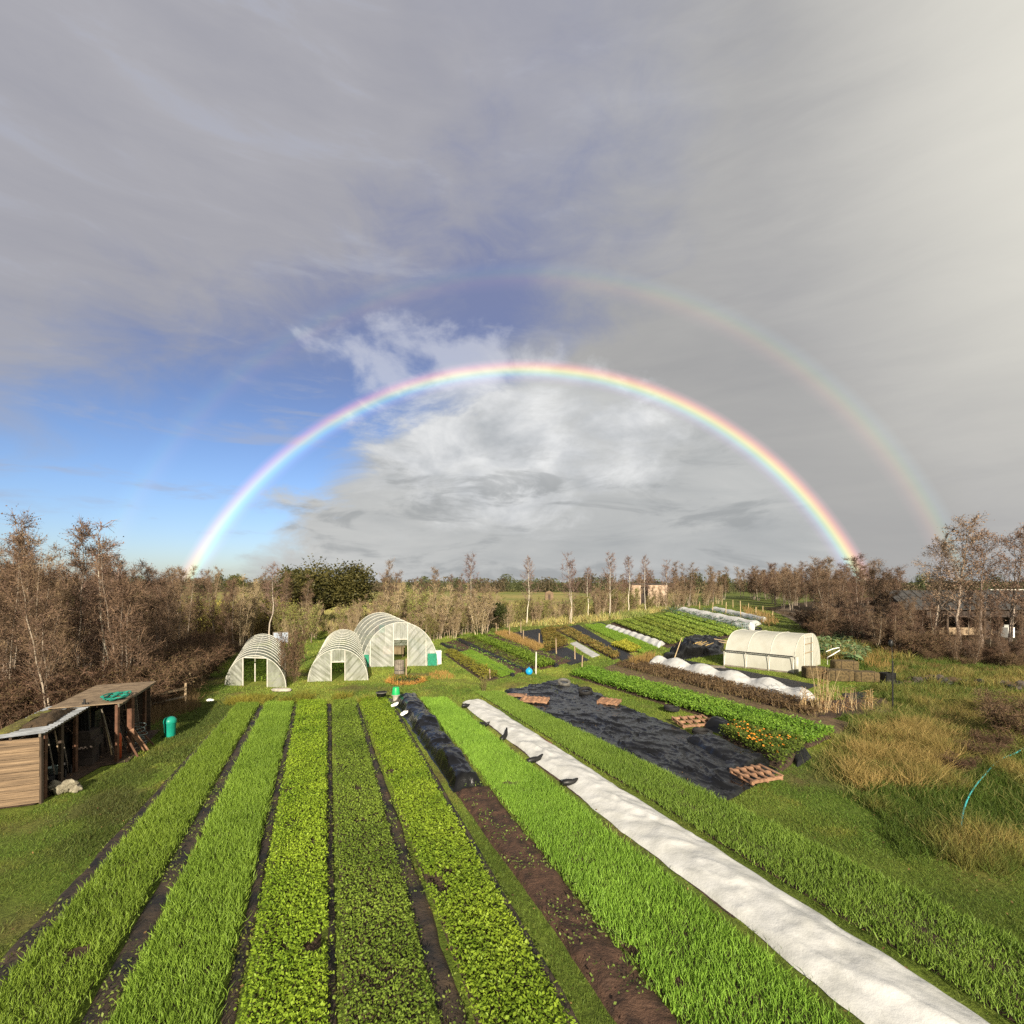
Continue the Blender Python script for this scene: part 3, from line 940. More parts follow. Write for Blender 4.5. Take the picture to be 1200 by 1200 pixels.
    for x, y in scatter(W([(948, 736), (968, 747), (1010, 759), (1060, 769), (1130, 780), (1225, 788), (1225, 777), (1120, 768), (1050, 757), (985, 743), (960, 731)]), 62, 1.0, 19):
        place('alder', x, y, random.uniform(1.8, 4.2) if 600 + 600 * x / y < 1066 else random.uniform(1.2, 2.2), lab, 'saplings along the right wood', 'alder_sapling', sx=1.5)
    # single far trees on the left horizon
    p = P(250, 703); place('scrub', p.x, p.y, 10.5, 'rounded bare tree on the horizon right of the rainbow foot', None, 'far_tree', idx=0, sx=1.0)
    p = P(276, 702); place('roundtree', p.x, p.y, 8.4, 'dark round tree on the horizon left of the big green mass', None, 'far_tree', idx=0, sx=0.9)
    p = P(848, 700); place('roundtree', p.x, p.y, 9.0, 'dark round tree on the horizon left of the right wood', None, 'far_tree', idx=0, sx=0.55)
    # far hedges and woods that read as one mass
    rg2 = np.random.default_rng(77)
    A = []; B = []; Wt = []; C = []; LP = []; LC = []
    def clump(x, y, h, w, n, c1, c2):
        b = np.stack([rg2.normal(x, w * 0.35, n), rg2.normal(y, w * 0.3, n), rg2.uniform(0, h * 0.6, n)], 1)
        t = b + np.stack([rg2.normal(0, w * 0.12, n), rg2.normal(0, w * 0.1, n), h * rg2.uniform(0.2, 0.5, n)], 1)
        t[:, 2] = np.minimum(t[:, 2], h * (1.04 - ((t[:, 0] - x) / w) ** 2 * 0.8))
        A.append(b); B.append(t); Wt.append(np.full(n, h * 0.012)); cm = rg2.uniform(0, 1, (n, 1)); C.append(np.array(c1) * (1 - cm) + np.array(c2) * cm)
        m = n
        p = np.stack([rg2.normal(x, w * 0.33, m), rg2.normal(y, w * 0.3, m), rg2.uniform(0.02, 0.95, m) * h], 1)
        p[:, 2] *= np.clip(1.1 - ((p[:, 0] - x) / w) ** 2 * 0.9, 0.2, 1)
        LP.append(p); cm = rg2.uniform(0, 1, (m, 1)); LC.append(np.array(c1) * (1 - cm) + np.array(c2) * cm)
    for i in range(150):
        px = -60 + 1320 * i / 149.0 + rg2.uniform(-4, 4); d = 300 + rg2.uniform(-15, 40)
        if 690 < px < 850: d = 270
        tone = rg2.random()
        c1, c2 = ((0.035, 0.030, 0.020), (0.105, 0.080, 0.045)) if tone < 0.6 else ((0.030, 0.038, 0.016), (0.085, 0.090, 0.035))
        clump((px - 600) * d / F, d, rg2.uniform(5.5, 9.5) + (3 if rg2.random() < 0.12 else 0), rg2.uniform(6, 11), 260, c1, c2)
    V, T = ribbons(np.concatenate(A), np.concatenate(B), np.concatenate(Wt), 0.05, rg2)
    LPn = np.concatenate(LP)
    LV, LT = leaves(LPn, rg2.uniform(0.7, 1.5, len(LPn)), rg2)
    me = mesh_np('far_hedge', np.concatenate([V, LV]), np.concatenate([T, LT + len(V)]), False,
                 np.concatenate([np.repeat(np.concatenate(C), 5, 0), np.repeat(np.concatenate(LC), 4, 0)]))
    tag(obj('distant_woodland', me, M['twig']), 'dark line of hedges and woods along the horizon', 'woodland', None, 'stuff')
    # upright willow coppice with yellow-green leaves, left of the scrub
    n = 5200
    q = np.array(scatter([(-42, 64), (-24.5, 64), (-27.5, 52), (-29, 47), (-38, 47)], 1200, 0.05, 18))
    ii = rg2.integers(0, len(q), n)
    b = np.zeros((n, 3)); b[:, :2] = q[ii] + rg2.normal(0, 0.35, (n, 2))
    t = b + np.stack([rg2.normal(0, 0.25, n), rg2.normal(0, 0.25, n), rg2.uniform(2.2, 4.3, n)], 1)
    V, T = ribbons(b, t, np.full(n, 0.014), 0.02, rg2)
    m = 15000; ii = rg2.integers(0, n, m); u = rg2.uniform(0.35, 1.0, (m, 1)) ** 0.7
    LV, LT = leaves(b[ii] + (t[ii] - b[ii]) * u + rg2.normal(0, 0.06, (m, 3)), rg2.uniform(0.11, 0.24, m), rg2)
    cm = rg2.uniform(0, 1, (m, 1)); big = fbm(b[ii, 0] * 0.25, b[ii, 1] * 0.25, 5)[:, None]
    lc = np.array([0.36, 0.28, 0.065]) * (1 - cm) + np.array([0.18, 0.19, 0.04]) * cm
    lc = lc * (0.55 + 0.8 * big)
    me = mesh_np('willow_coppice', np.concatenate([V, LV]), np.concatenate([T, LT + len(V)]), False,
                 np.concatenate([np.repeat(np.tile([[0.17, 0.12, 0.05]], (n, 1)), 5, 0), np.repeat(lc, 4, 0)]))
    tag(obj('willow_coppice', me, M['leaf']), 'yellow-green upright willow coppice below the rainbow foot', 'coppice', None, 'stuff')


build_trees()

# ------------------------------------------------------------------ polytunnels
def tunnel(name, label, L0, R0, axis, H, nh, film, door=0.3, doorh=0.8, wob=1.0, px=1.0, pz=1.0, skirt=0.0, rear_door=True, seed=1, endfilm=None, pleat=0.10):
    L0 = Vector((L0.x, L0.y, 0)); R0 = Vector((R0.x, R0.y, 0))
    org = (L0 + R0) / 2
    t = thing(name, label, 'polytunnel', org)
    wv = (R0 - L0) / 2; av = Vector((axis.x, axis.y, 0)); L = av.length
    Wm = wv.length
    an = av.normalized()
    rg = np.random.default_rng(seed)
    endfilm = endfilm or film

    def arch(s):
        th = math.pi * (1 - s)
        c, sn = math.cos(th), math.sin(th)
        return math.copysign(abs(c) ** px, c), abs(sn) ** pz * H

    def archz(x):
        x = min(1, abs(x))
        c = x ** (1 / px)
        return max(0.0, 1 - c * c) ** (0.5 * pz) * H

    def pt(s, a, k=1.0):
        x, z = arch(s)
        return wv * (x * k) + av * a + Vector((0, 0, z * (1 + (k - 1))))
    s0 = 0.0
    if skirt > 0:
        s0 = 0.5
        for q in range(200):
            if arch(q / 400.0)[1] > skirt:
                s0 = q / 400.0; break
    nv = nh * 6
    ph = rg.uniform(0, 6, 8)

    def cov(lo, hi):
        def fn(u, v):
            s = lo + (hi - lo) * u
            sag = abs(math.sin(math.pi * v * nh)) ** 0.8 * 0.014 * wob
            rip = 0.0
            return pt(s, v, 1 - sag + rip)
        return fn
    MB().grid(cov(s0, 1 - s0), 30, nv).build('cover', M[film], t, True)
    if skirt > 0:
        MB().grid(cov(0.002, s0), 3, nh * 2).build('side_skirt', M['green_mesh'], t, True)
        MB().grid(cov(1 - s0, 0.998), 3, nh * 2).build('side_skirt', M['green_mesh'], t, True)
    for i in range(nh + 1):
        MB().tube([pt(s / 24, i / nh, 1.004) for s in range(25)], 0.018, 6, False).build('hoop', M['hoop_metal'], t, True)
    # ends
    for a, front in ((0.0, True), (1.0, False)):
        off = an * (-0.012 if front else 0.012)

        def panel(x0, x1, zlo, nm, sl):
            p1, p2 = rg.uniform(0, 6, 2)

            def fn(u, v):
                x = x0 + (x1 - x0) * u
                zt = archz(x); zb = min(zlo, zt)
                z = zb + (zt - zb) * v
                xm = x * Wm
                q = xm * math.cos(sl) + z * math.sin(sl)
                ed = min(1.0, 6 * min(u, 1 - u, v + 0.02, 1 - v))
                f = pleat * ed * (0.25 * math.sin(q * 15 + p1 + 1.6 * math.sin(q * 3.1 + z)) + 0.25 * abs(math.sin(q * 11 + p2 + 1.8 * z * x)) + 0.12 * math.sin(q * 33 + p1 + 2 * x))
                return wv * x + av * a + off + an * f + Vector((0, 0, z))
            MB().grid(fn, 64, 36).build(nm, M[endfilm], t, True)
        dw = door if (front or rear_door) else 0.001
        dh = doorh * H
        panel(-0.995, -dw, 0.0, 'end_panel', 0.9)
        panel(dw, 0.995, 0.0, 'end_panel', -0.75)
        if front or rear_door:
            if dh < H * 0.97:
                panel(-dw, dw, dh, 'lintel_panel', 0.0)
            f = MB()
            for sx in (-1, 1):
                zt = max(dh, archz(dw) - 0.02)
                f.beam(wv * (sx * dw) + av * a + off * 3, wv * (sx * dw) + av * a + off * 3 + Vector((0, 0, zt)), 0.045, 0.045)
            f.build('door_post', M['white_paint'], t)
            MB().beam(wv * -dw + av * a + off * 3 + Vector((0, 0, dh)), wv * dw + av * a + off * 3 + Vector((0, 0, dh)), 0.045, 0.045).build('door_lintel', M['white_paint'], t)
    for sx in (-1, 1):
        MB().beam(wv * sx * 1.01 + Vector((0, 0, 0.05)), wv * sx * 1.01 + av + Vector((0, 0, 0.05)), 0.05, 0.12).build('base_rail', M['timber_grey'], t)
    MB().tube([pt(0.5, 0.0, 0.99), pt(0.5, 1.0, 0.99)], 0.02, 6).build('ridge_pole', M['hoop_metal'], t)
    EXC.append([tuple((org + q)[:2]) for q in (wv * -1.02, wv * 1.02, wv * 1.02 + av, wv * -1.02 + av)])
    t['_w'] = list(wv); t['_a'] = list(av)
    return t, org, wv, av


def toph(topy, basey):
    return CH - (topy - HZ) * depth(basey) / F


tun1, o1, w1, a1 = tunnel('polytunnel', 'low leftmost polytunnel with wide open doorway and a white post inside', P(264, 803), P(335, 806), Vector((-5.4, 12.1, 0)), 1.78, 10, 'polythene_old', door=0.40, doorh=0.93, seed=3)
tun2, o2, w2, a2 = tunnel('polytunnel', 'middle low polytunnel with narrow doorway below a grey lintel sheet', P(361, 799), P(431, 797), Vector((-3.9, 12.8, 0)), 1.93, 11, 'polythene_old', door=0.23, doorh=0.60, seed=4)
tun3, o3, w3, a3 = tunnel('polytunnel', 'tall wide polytunnel with green side skirts and central door', P(425, 782), P(513, 780), Vector((-4.5, 11.8, 0)), 3.12, 5, 'polythene', door=0.19, doorh=0.62, skirt=0.95, wob=0.7, seed=5, pleat=0.12)
del tun1['_w'], tun1['_a'], tun2['_w'], tun2['_a'], tun3['_w'], tun3['_a']
# green lower panels on the tall tunnel's front
for x0, x1 in ((-0.97, -0.84), (0.72, 0.97)):
    MB().beam(w3 * x0 - a3.normalized() * 0.05 + Vector((0, 0, 0.45)), w3 * x1 - a3.normalized() * 0.05 + Vector((0, 0, 0.45)), 0.03, 0.88).build('front_skirt', M['green_net'], tun3)
for x0 in (-0.80, 0.68):
    b = w3 * x0 - a3.normalized() * 0.06
    MB().beam(b, b + Vector((0, 0, 1.9)), 0.05, 0.05).build('front_post', M['white_paint'], tun3)
# inside the tall tunnel: staging and a window board in the far end
c = o3 + a3 * 0.40
bench = thing('staging_bench', 'brown wooden bench seen through the door of the tall polytunnel', 'bench', c + w3 * 0.1)
MB().box((0, 0, 0.8), (1.7, 0.8, 0.06), 0.2).build('top', M['timber_pale'], bench)
MB().box((0, -0.36, 0.5), (1.66, 0.04, 0.5), 0.0).build('front_board', M['timber_pale'], bench)
for sx in (-1, 1):
    for sy in (-1, 1):
        MB().box((sx * 0.74, sy * 0.3, 0.385), (0.07, 0.07, 0.76), 0.2).build('leg', M['timber_dark'], bench)
MB().box(tuple(a3 + w3 * 0.06 + a3.normalized() * -0.10 + Vector((0, 0, 1.6))), (0.5, 0.05, 0.7), 0.36).build('rear_window', M['green_net'], tun3)
# cropped plants inside the tunnels come with the beds below
# white post inside the leftmost tunnel's doorway
p = o1 + a1 * 0.12
MB().tube([(0, 0, 0), (0.0, 0, 1.5)], 0.035, 8).build('inner_post', M['white_paint'], tun1).location = a1 * 0.12 - w1 * 0.05

# the cream polytunnel on the right
Bp = P(930, 789.5); Cp = P(961, 779); Ap = P(849, 780.5)
tunR, oR, wR, aR = tunnel('polytunnel', 'cream white polytunnel with a dark side rail on the right', Bp, Cp, Ap - Bp, 2.42, 3, 'polythene_white', door=0.30, doorh=0.9, wob=0.5, px=0.62, pz=0.95, rear_door=False, seed=8, pleat=0.02)
del tunR['_w'], tunR['_a']
nR = wR.normalized()
MB().beam(wR * -1.03 + Vector((0, 0, 1.12)), wR * -1.03 + aR + Vector((0, 0, 1.14)), 0.06, 0.07).build('side_rail', M['black_plastic'], tunR)
for k in range(4):
    MB().beam(wR * -1.03 + aR * (k / 3) + Vector((0, 0, 0.0)), wR * -1.03 + aR * (k / 3) + Vector((0, 0, 1.08)), 0.035, 0.035).build('side_post', M['white_paint'], tunR)
MB().grid(lambda u, v: wR * (-0.30 + 0.60 * u) - aR.normalized() * (-0.04 + 0.012 * math.sin(u * 9 + v * 4)) + Vector((0, 0, 2.14 * v + 0.02)), 10, 12).build('door_sheet', M['polythene_white'], tunR, True)
for z in (1.15, 1.75):
    MB().beam(wR * -0.3 - aR.normalized() * 0.05 + Vector((0, 0, z)), wR * 0.34 - aR.normalized() * 0.05 + Vector((0, 0, z)), 0.03, 0.05).build('door_batten', M['timber_pale'], tunR)
MB().tube([wR * -0.94 - aR.normalized() * 0.12, wR * -0.94 - aR.normalized() * 0.12 + Vector((0, 0, 1.1))], 0.13, 10).build('rolled_curtain', M['polythene_white'], tunR, True)

# grey glazed panel leaning beyond the leftmost tunnel
p = P(329, 765)
gp = thing('glazed_panel', 'grey glazed frame standing up behind the leftmost polytunnel', 'panel', (p.x, p.y, 0), R(18))
MB().box((0, 0, 1.28), (1.10, 0.03, 0.86)).build('pane', M['glass_pane'], gp)
fr = MB()
for a, b in (((-0.58, 0, 0), (-0.58, 0, 1.75)), ((0.58, 0, 0), (0.58, 0, 1.75)), ((-0.6, 0, 1.74), (0.6, 0, 1.74)), ((-0.6, 0, 0.84), (0.6, 0, 0.84))):
    fr.beam(a, b, 0.06, 0.06)
fr.build('frame', M['timber_grey'], gp)
p = P(510.5, 778)
MB().box((0, 0, 0.46), (0.78, 0.55, 0.9)).box((0, 0, 0.94), (0.82, 0.6, 0.05)).build('white_cabinet', M['white_plastic'])
o = bpy.data.objects['white_cabinet']; o.location = (p.x, p.y, 0); o.rotation_euler = (0, 0, R(12))
tag(o, 'white plastic box standing at the right corner of the tall polytunnel', 'box')
EXC.append([(p.x - .4, p.y - .4), (p.x + .4, p.y - .4), (p.x + .4, p.y + .4), (p.x - .4, p.y + .4)])


# ------------------------------------------------------------------ buildings
def plankwall(parent, a, b, z0, z1, n, mat, th=0.03, ztop=None, name='plank'):
    a = Vector(a); b = Vector(b)
    h = (z1 - z0) / n
    for i in range(n):
        zc = z0 + h * (i + 0.5)
        off = 0.006 * random.uniform(-1, 1)
        d = (b - a).normalized(); nrm = Vector((d.y, -d.x, 0))
        MB().beam(a + Vector((0, 0, zc)) + nrm * off, b + Vector((0, 0, zc + random.uniform(-.006, .006))) + nrm * off, th, h - 0.014).build(name, mat, parent)


def lean_to(name, label, e0, e1, dep, zf, zb, mats, planks, posts, boards):
    """open-fronted tool shed: e0 near end of the front edge, e1 its far end"""
    e0 = Vector(e0); e1 = Vector(e1)
    ax = (e1 - e0); L = ax.length; ax /= L
    bk = Vector((-ax.y, ax.x, 0))                      # towards the back
    s = thing(name, label, 'shed', e0)
    o = Vector((0, 0, 0))
    if planks:
        nrow = 10
        for i in range(nrow):
            z0 = 0.04 + (min(zf, zb) - 0.1) / nrow * i; hh = (min(zf, zb) - 0.1) / nrow
            a_ = bk * 0.02 + Vector((0, 0, z0 + hh / 2)); b_ = bk * (dep - 0.05) + Vector((0, 0, z0 + hh / 2 + random.uniform(-.006, .006)))
            MB().beam(a_ + ax * random.uniform(-.006, .006), b_, 0.03, hh - 0.012).build('plank', M['timber_shed'], s)
        MB().beam(ax * 0.03, ax * 0.03 + Vector((0, 0, zf - 0.05)), 0.07, 0.07).build('corner_post', M['timber_dark'], s)
    nb = 7
    for i in range(nb):                                 # back boards
        z0 = zb / nb * i
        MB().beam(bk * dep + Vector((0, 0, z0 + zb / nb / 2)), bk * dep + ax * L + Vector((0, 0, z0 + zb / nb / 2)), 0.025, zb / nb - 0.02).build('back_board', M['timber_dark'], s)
    for i in range(posts):
        q = ax * (L * (i + (0.35 if planks else 0.0)) / (posts - 0.4)) + bk * 0.06
        MB().beam(q, q + Vector((0.02, 0, zf - 0.04)), 0.09, 0.09).build('post', M['timber_dark' if i % 2 else 'timber_red'], s)
    MB().beam(ax * -0.05 + Vector((0, 0, zf - 0.06)), ax * (L + 0.05) + Vector((0, 0, zf - 0.06)), 0.05, 0.10).build('front_beam', M['timber_grey'], s)
    ov = 0.12
    rf = MB().beam(ax * -0.02 + bk * dep * 0.5 + Vector((0, 0, (zf + zb) / 2 - 0.07)), ax * (L + 0.02) + bk * dep * 0.5 + Vector((0, 0, (zf + zb) / 2 - 0.07)), 0.06, 0.09).build('roof', M['timber_dark'], s)
    for i in range(8):
        zc = (min(zf, zb) - 0.08) / 8 * (i + 0.5)
        MB().beam(ax * L + bk * 0.08 + Vector((0, 0, zc)), ax * L + bk * (dep - 0.04) + Vector((0, 0, zc)), 0.03, (min(zf, zb) - 0.08) / 8 - 0.012).build('end_board', M['timber_dark'], s)
    if boards:
        nb = 8
        for i in range(nb):
            t0 = -0.06 + (L + 0.12) * i / nb; t1 = -0.06 + (L + 0.12) * (i + 1) / nb - 0.012
            zz = random.uniform(0, 0.008)
            q = [ax * t0 - bk * ov + Vector((0, 0, zf + zz)), ax * t1 - bk * ov + Vector((0, 0, zf + zz)), ax * t1 + bk * dep + Vector((0, 0, zb + zz)), ax * t0 + bk * dep + Vector((0, 0, zb + zz))]
            m = MB(); m.add(q + [v + Vector((0, 0, 0.025)) for v in q], [(0, 3, 2, 1), (4, 5, 6, 7), (0, 1, 5, 4), (1, 2, 6, 5), (2, 3, 7, 6), (3, 0, 4, 7)])
            m.build('roof_board', M['roof_board'], rf)
    else:
        nb = 3
        for i in range(nb):
            def fn(u, v, i=i):
                tt = -0.08 + (L + 0.16) * (i + u * 1.04) / nb
                return ax * tt + bk * (-ov + (dep + ov) * v) + Vector((0, 0, zf + (zb - zf) * v + 0.012 * math.sin(u * 44) + 0.006 * i))
            MB().grid(fn, 42, 3).build('roof_sheet', M['roof_metal'], rf, True)
    return s, ax, bk, L


shedA, axA, bkA, LA = lean_to('tool_shed', 'near open-fronted shed with horizontal plank end and mossy metal roof', (-12.75, 13.85, 0), (-14.15, 17.3, 0), 1.25, 1.93, 1.86, None, True, 4, False)
shedB, axB, bkB, LB = lean_to('tool_shed', 'far open-fronted shed with flat brown boarded roof', (-13.05, 17.0, 0), (-14.45, 20.6, 0), 1.85, 1.97, 1.95, None, False, 3, True)
MB().beam(axB * 1.0 - bkB * 0.05, axB * 1.0 - bkB * 0.05 + Vector((0, 0, 1.95)), 0.16, 0.14).build('thick_post', M['timber_red'], shedB)
EXC.append([(-12.6, 13.2), (-13.0, 17), (-14.3, 20.8), (-17, 20), (-15, 13)])
# moss and dead leaves lying on the metal roof


def patch(name, label, cat, e0, ax, bk, L, dep, zf, zb, t0, t1, v0, v1, mat, h, seed):
    def fn(u, v):
        tt = t0 + (t1 - t0) * u; vv = v0 + (v1 - v0) * v
        e = min(u, 1 - u, v, 1 - v) * 4
        n = float(fbm(np.array([tt * 9]), np.array([vv * 9]), seed)[0])
        z = zf + (zb - zf) * vv / dep + 0.016 + h * min(1, e) * (0.3 + 1.1 * n) - (0.03 if e < 0.05 else 0)
        j = (n - 0.5) * 0.25
        return Vector(e0) + ax * (L * tt + j) + bk * (vv + j) + Vector((0, 0, z))
    o = MB().grid(fn, 30, 16).build(name, mat, None, True)
    return tag(o, label, cat)


patch('roof_moss', 'yellow-green moss along the back of the metal shed roof', 'moss', (-12.75, 13.85, 0), axA, bkA, LA, 1.25, 1.93, 1.86, 0.12, 0.86, 0.75, 1.22, M['moss'], 0.06, 3)
patch('roof_leaf_litter', 'brown heap of dead leaves on the metal shed roof', 'leaves', (-12.75, 13.85, 0), axA, bkA, LA, 1.25, 1.93, 1.86, 0.20, 0.78, 0.12, 0.72, M['dead_leaf_mat'], 0.16, 8)
# green rope net coiled on the boarded roof
m = MB()
for k in range(5):
    pts = []
    for i in range(40):
        a = i / 39 * math.tau * 1.0
        pts.append(Vector((-13.05, 17.0, 0)) + axB * (0.75 + 0.55 * math.cos(a) * (0.7 + 0.1 * k) + 0.1 * math.sin(5 * a + k)) + bkB * (0.30 + 0.34 * math.sin(a) * (0.6 + 0.12 * k) + 0.05 * math.sin(4 * a + 2 * k)) + Vector((0, 0, 2.03 + 0.02 * k + 0.015 * math.sin(7 * a))))
    m.tube(pts, 0.022, 5)
tag(m.build('rope_coil', M['green_rope'], None, True), 'green rope lying in loops on the boarded shed roof', 'rope')


def tool(name, label, cat, a, b, w, mat, head=None, group=None):
    t = thing(name, label, cat, a, 0, group)
    d = Vector(b) - Vector(a)
    MB().tube([(0, 0, 0), tuple(d)], w, 6).build('shaft', mat, t)
    if head:
        MB().box((0, 0, 0.14), (0.20, 0.03, 0.28), random.uniform(-0.5, 0.5)).build('head', M[head], t)
    return t


def sh(s, k, ax, bk, L, f=0.0, z=0.0):
    return Vector(s.location) + ax * (L * k) + bk * f + Vector((0, 0, z))


tl = [('spade', 'spade with dark shaft leaning inside the near shed', 'spade', 0.30, 'timber_pale', 'steel_dark'),
      ('rake', 'rake with grey shaft leaning by the near shed post', 'rake', 0.42, 'timber_grey', 'steel_dark'),
      ('hoe', 'hoe with pale shaft standing deep in the near shed', 'hoe', 0.55, 'timber_pale', 'steel_dark'),
      ('fork', 'garden fork with thin shaft in the near shed opening', 'fork', 0.66, 'timber_grey', 'steel_dark')]
for nme, lb, ct, k, mt, hd in tl:
    a = sh(shedA, k, axA, bkA, LA, 0.22); tool(nme, lb, ct, a, a + bkA * 0.25 + axA * 0.1 + Vector((0, 0, 1.45)), 0.02, M[mt], hd)
# roll of dark pipes at the join of the two sheds
pr = thing('pipe_bundle', 'bundle of dark pipes standing between the two sheds', 'pipes', sh(shedA, 0.84, axA, bkA, LA, 0.0))
for k in range(5):
    MB().tube([(0.07 * k - 0.12, 0.03 * (k % 2), 0), (0.05 * k - 0.2, 0.05, 1.95 + 0.1 * (k % 3))], 0.032, 8).build('pipe', M['black_plastic'], pr)
# things leaning at the far shed
for (nme, lb, k, f0, dx, top, w, th, mt) in (
        ('plank_offcut', 'pale board leaning out from the far shed onto the grass', 0.28, -0.50, 0.42, 0.85, 0.16, 0.04, 'pallet_wood'),
        ('plank_offcut', 'thin reddish batten leaning left of the pale board', 0.12, -0.40, 0.3, 0.75, 0.06, 0.04, 'timber_red'),
        ('plank_offcut', 'thin reddish batten leaning right of the pale board', 0.45, -0.55, 0.45, 0.7, 0.05, 0.04, 'timber_red'),
        ('plank_offcut', 'dark rough board standing under the far shed roof', 0.62, 0.2, 0.2, 1.5, 0.2, 0.04, 'timber_dark'),
        ('plank_offcut', 'grey board standing at the back of the far shed', 0.8, 0.3, 0.15, 1.6, 0.18, 0.04, 'timber_grey')):
    a = sh(shedB, k, axB, bkB, LB, f0); b = a + bkB * dx + axB * random.uniform(-0.2, 0.1) + Vector((0, 0, top))
    tag(MB().beam(a, b, w, th, up=axB).build(nme, M[mt]), lb, 'board')
a = sh(shedB, 0.10, axB, bkB, LB, 0.12)
og = thing('gas_tube', 'orange-red tube standing at the left post of the far shed', 'tube', a)
MB().lathe([(0.001, 0.02), (0.085, 0.02), (0.085, 0.78), (0.06, 0.86), (0.03, 0.9), (0.001, 0.9)], 14).build('body', M['orange_plastic'], og, True)
MB().lathe([(0.03, 0.9), (0.03, 0.98), (0.001, 0.98)], 10).build('cap', M['steel_dark'], og)
# wire roll on the grass by the bin
a = Vector((-13.70, 18.7, 0))
wr = thing('wire_coil', 'coil of grey-green fencing wire beside the green bin', 'wire', a, R(-30))
for k in range(7):
    m = MB(); r = 0.33 + 0.05 * math.sin(k * 2.1)
    m.tube([(0.10 * math.sin(k + i * 0.3), r * math.cos(i / 20 * math.tau), 0.12 + 0.11 * k + r * 0.16 * math.sin(i / 20 * math.tau)) if False else
            (r * math.cos(i / 20 * math.tau), r * math.sin(i / 20 * math.tau) * 0.8, 0.04 + 0.115 * k + 0.05 * math.sin(i / 20 * math.tau + k)) for i in range(21)], 0.012, 5, False)
    m.build('wire_loop', M['wire'], wr, True)
# green bin
p = P(186, 865)
bn = thing('green_bin', 'turquoise-green plastic bin with domed lid by the far shed', 'bin', (p.x + 0.30, p.y + 0.2, 0))
MB().lathe([(0.001, 0.0), (0.19, 0.0), (0.20, 0.03), (0.225, 0.5), (0.232, 0.52)], 24).build('body', M['green_plastic'], bn, True)
MB().lathe([(0.245, 0.50), (0.25, 0.56), (0.235, 0.62), (0.17, 0.69), (0.08, 0.72), (0.001, 0.725)], 24).build('lid', M['green_plastic'], bn, True)
bn.scale = (0.92, 0.92, 1.08)
# folded canvas sack in the near grass
p = P(73, 929)


def blob(c, r, seed, n=18, squash=(1, 1, 1), rough=0.25):
    c = Vector(c)

    def fn(u, v):
        th = u * math.tau; ph = math.pi * (v - 0.5)
        d = Vector((math.cos(th) * math.cos(ph), math.sin(th) * math.cos(ph), math.sin(ph)))
        k = 1 + rough * (float(fbm(np.array([d.x * 1.7 + 5 + seed]), np.array([d.y * 1.7 + d.z * 1.3 + 9]), seed)[0]) - 0.5) * 2
        return c + Vector((d.x * r * squash[0] * k, d.y * r * squash[1] * k, max(d.z * r * squash[2] * k, -c.z)))
    return MB().grid(fn, n, n // 2)


SKS = 0.72
sk = thing('canvas_sack', 'crumpled pale canvas sack lying on the grass before the near shed', 'sack', (p.x, p.y, 0))
blob((0, 0, 0.22), 0.36, 5, 30, (1.15, 0.8, 0.75), 0.9).build('body', M['canvas'], sk, True)
blob((0.45, 0.05, 0.12), 0.2, 6, 18, (1.2, 0.8, 0.7), 0.9).build('folded_neck', M['canvas'], sk, True)
sk.scale = (SKS, SKS, SKS)
for k, (q, lb) in enumerate((((0.36, 0.5), 'dark plastic crate on the floor of the near shed'), ((0.6, 0.55), 'grey bucket on the floor of the near shed'))):
    a = sh(shedA, q[0], axA, bkA, LA, q[1])
    if k == 0:
        t = thing('crate', lb, 'crate', a)
        MB().box((0, 0, 0.03), (0.5, 0.36, 0.03)).build('base', M['blue_plastic'], t)
        for s_ in (-1, 1):
            MB().box((s_ * 0.25, 0, 0.18), (0.02, 0.36, 0.28)).build('side', M['steel_dark'], t)
            MB().box((0, s_ * 0.18, 0.18), (0.48, 0.02, 0.28)).build('side', M['steel_dark'], t)
    else:
        t = thing('bucket', lb, 'bucket', a)
        MB().lathe([(0.001, 0.0), (0.12, 0.0), (0.16, 0.32), (0.17, 0.33), (0.15, 0.31), (0.115, 0.02), (0.001, 0.02)], 18).build('body', M['wire'], t, True)

# earth floor and more clutter in the sheds
def wpoly(name, pts, mat, z):
    me = bpy.data.meshes.new(name); me.from_pydata([(x, y, z) for x, y in pts], [], [tuple(range(len(pts)))])
    o = obj(name, me, mat); o['kind'] = 'structure'


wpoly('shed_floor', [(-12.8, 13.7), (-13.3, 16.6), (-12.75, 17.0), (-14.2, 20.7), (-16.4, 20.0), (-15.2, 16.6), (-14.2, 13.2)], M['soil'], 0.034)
cl = [(shedA, axA, bkA, LA, 0.18, 0.75, 'stack of dark boxes at the near end inside the plank-ended shed', 3, 'steel_dark'), (shedA, axA, bkA, LA, 0.48, 0.85, 'pile of grey boxes deep in the plank-ended shed', 2, 'timber_grey'),
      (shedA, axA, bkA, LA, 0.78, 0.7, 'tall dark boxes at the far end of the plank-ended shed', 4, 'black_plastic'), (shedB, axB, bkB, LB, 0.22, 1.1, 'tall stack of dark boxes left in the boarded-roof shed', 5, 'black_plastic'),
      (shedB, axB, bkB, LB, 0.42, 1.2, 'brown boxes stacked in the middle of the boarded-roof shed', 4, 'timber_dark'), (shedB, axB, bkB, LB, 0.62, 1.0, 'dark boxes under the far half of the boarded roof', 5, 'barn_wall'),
      (shedB, axB, bkB, LB, 0.85, 1.1, 'box stack at the far end of the boarded-roof shed', 4, 'timber_dark'), (shedB, axB, bkB, LB, 0.06, 0.9, 'box stack behind the orange-red tube', 4, 'barn_wall')]
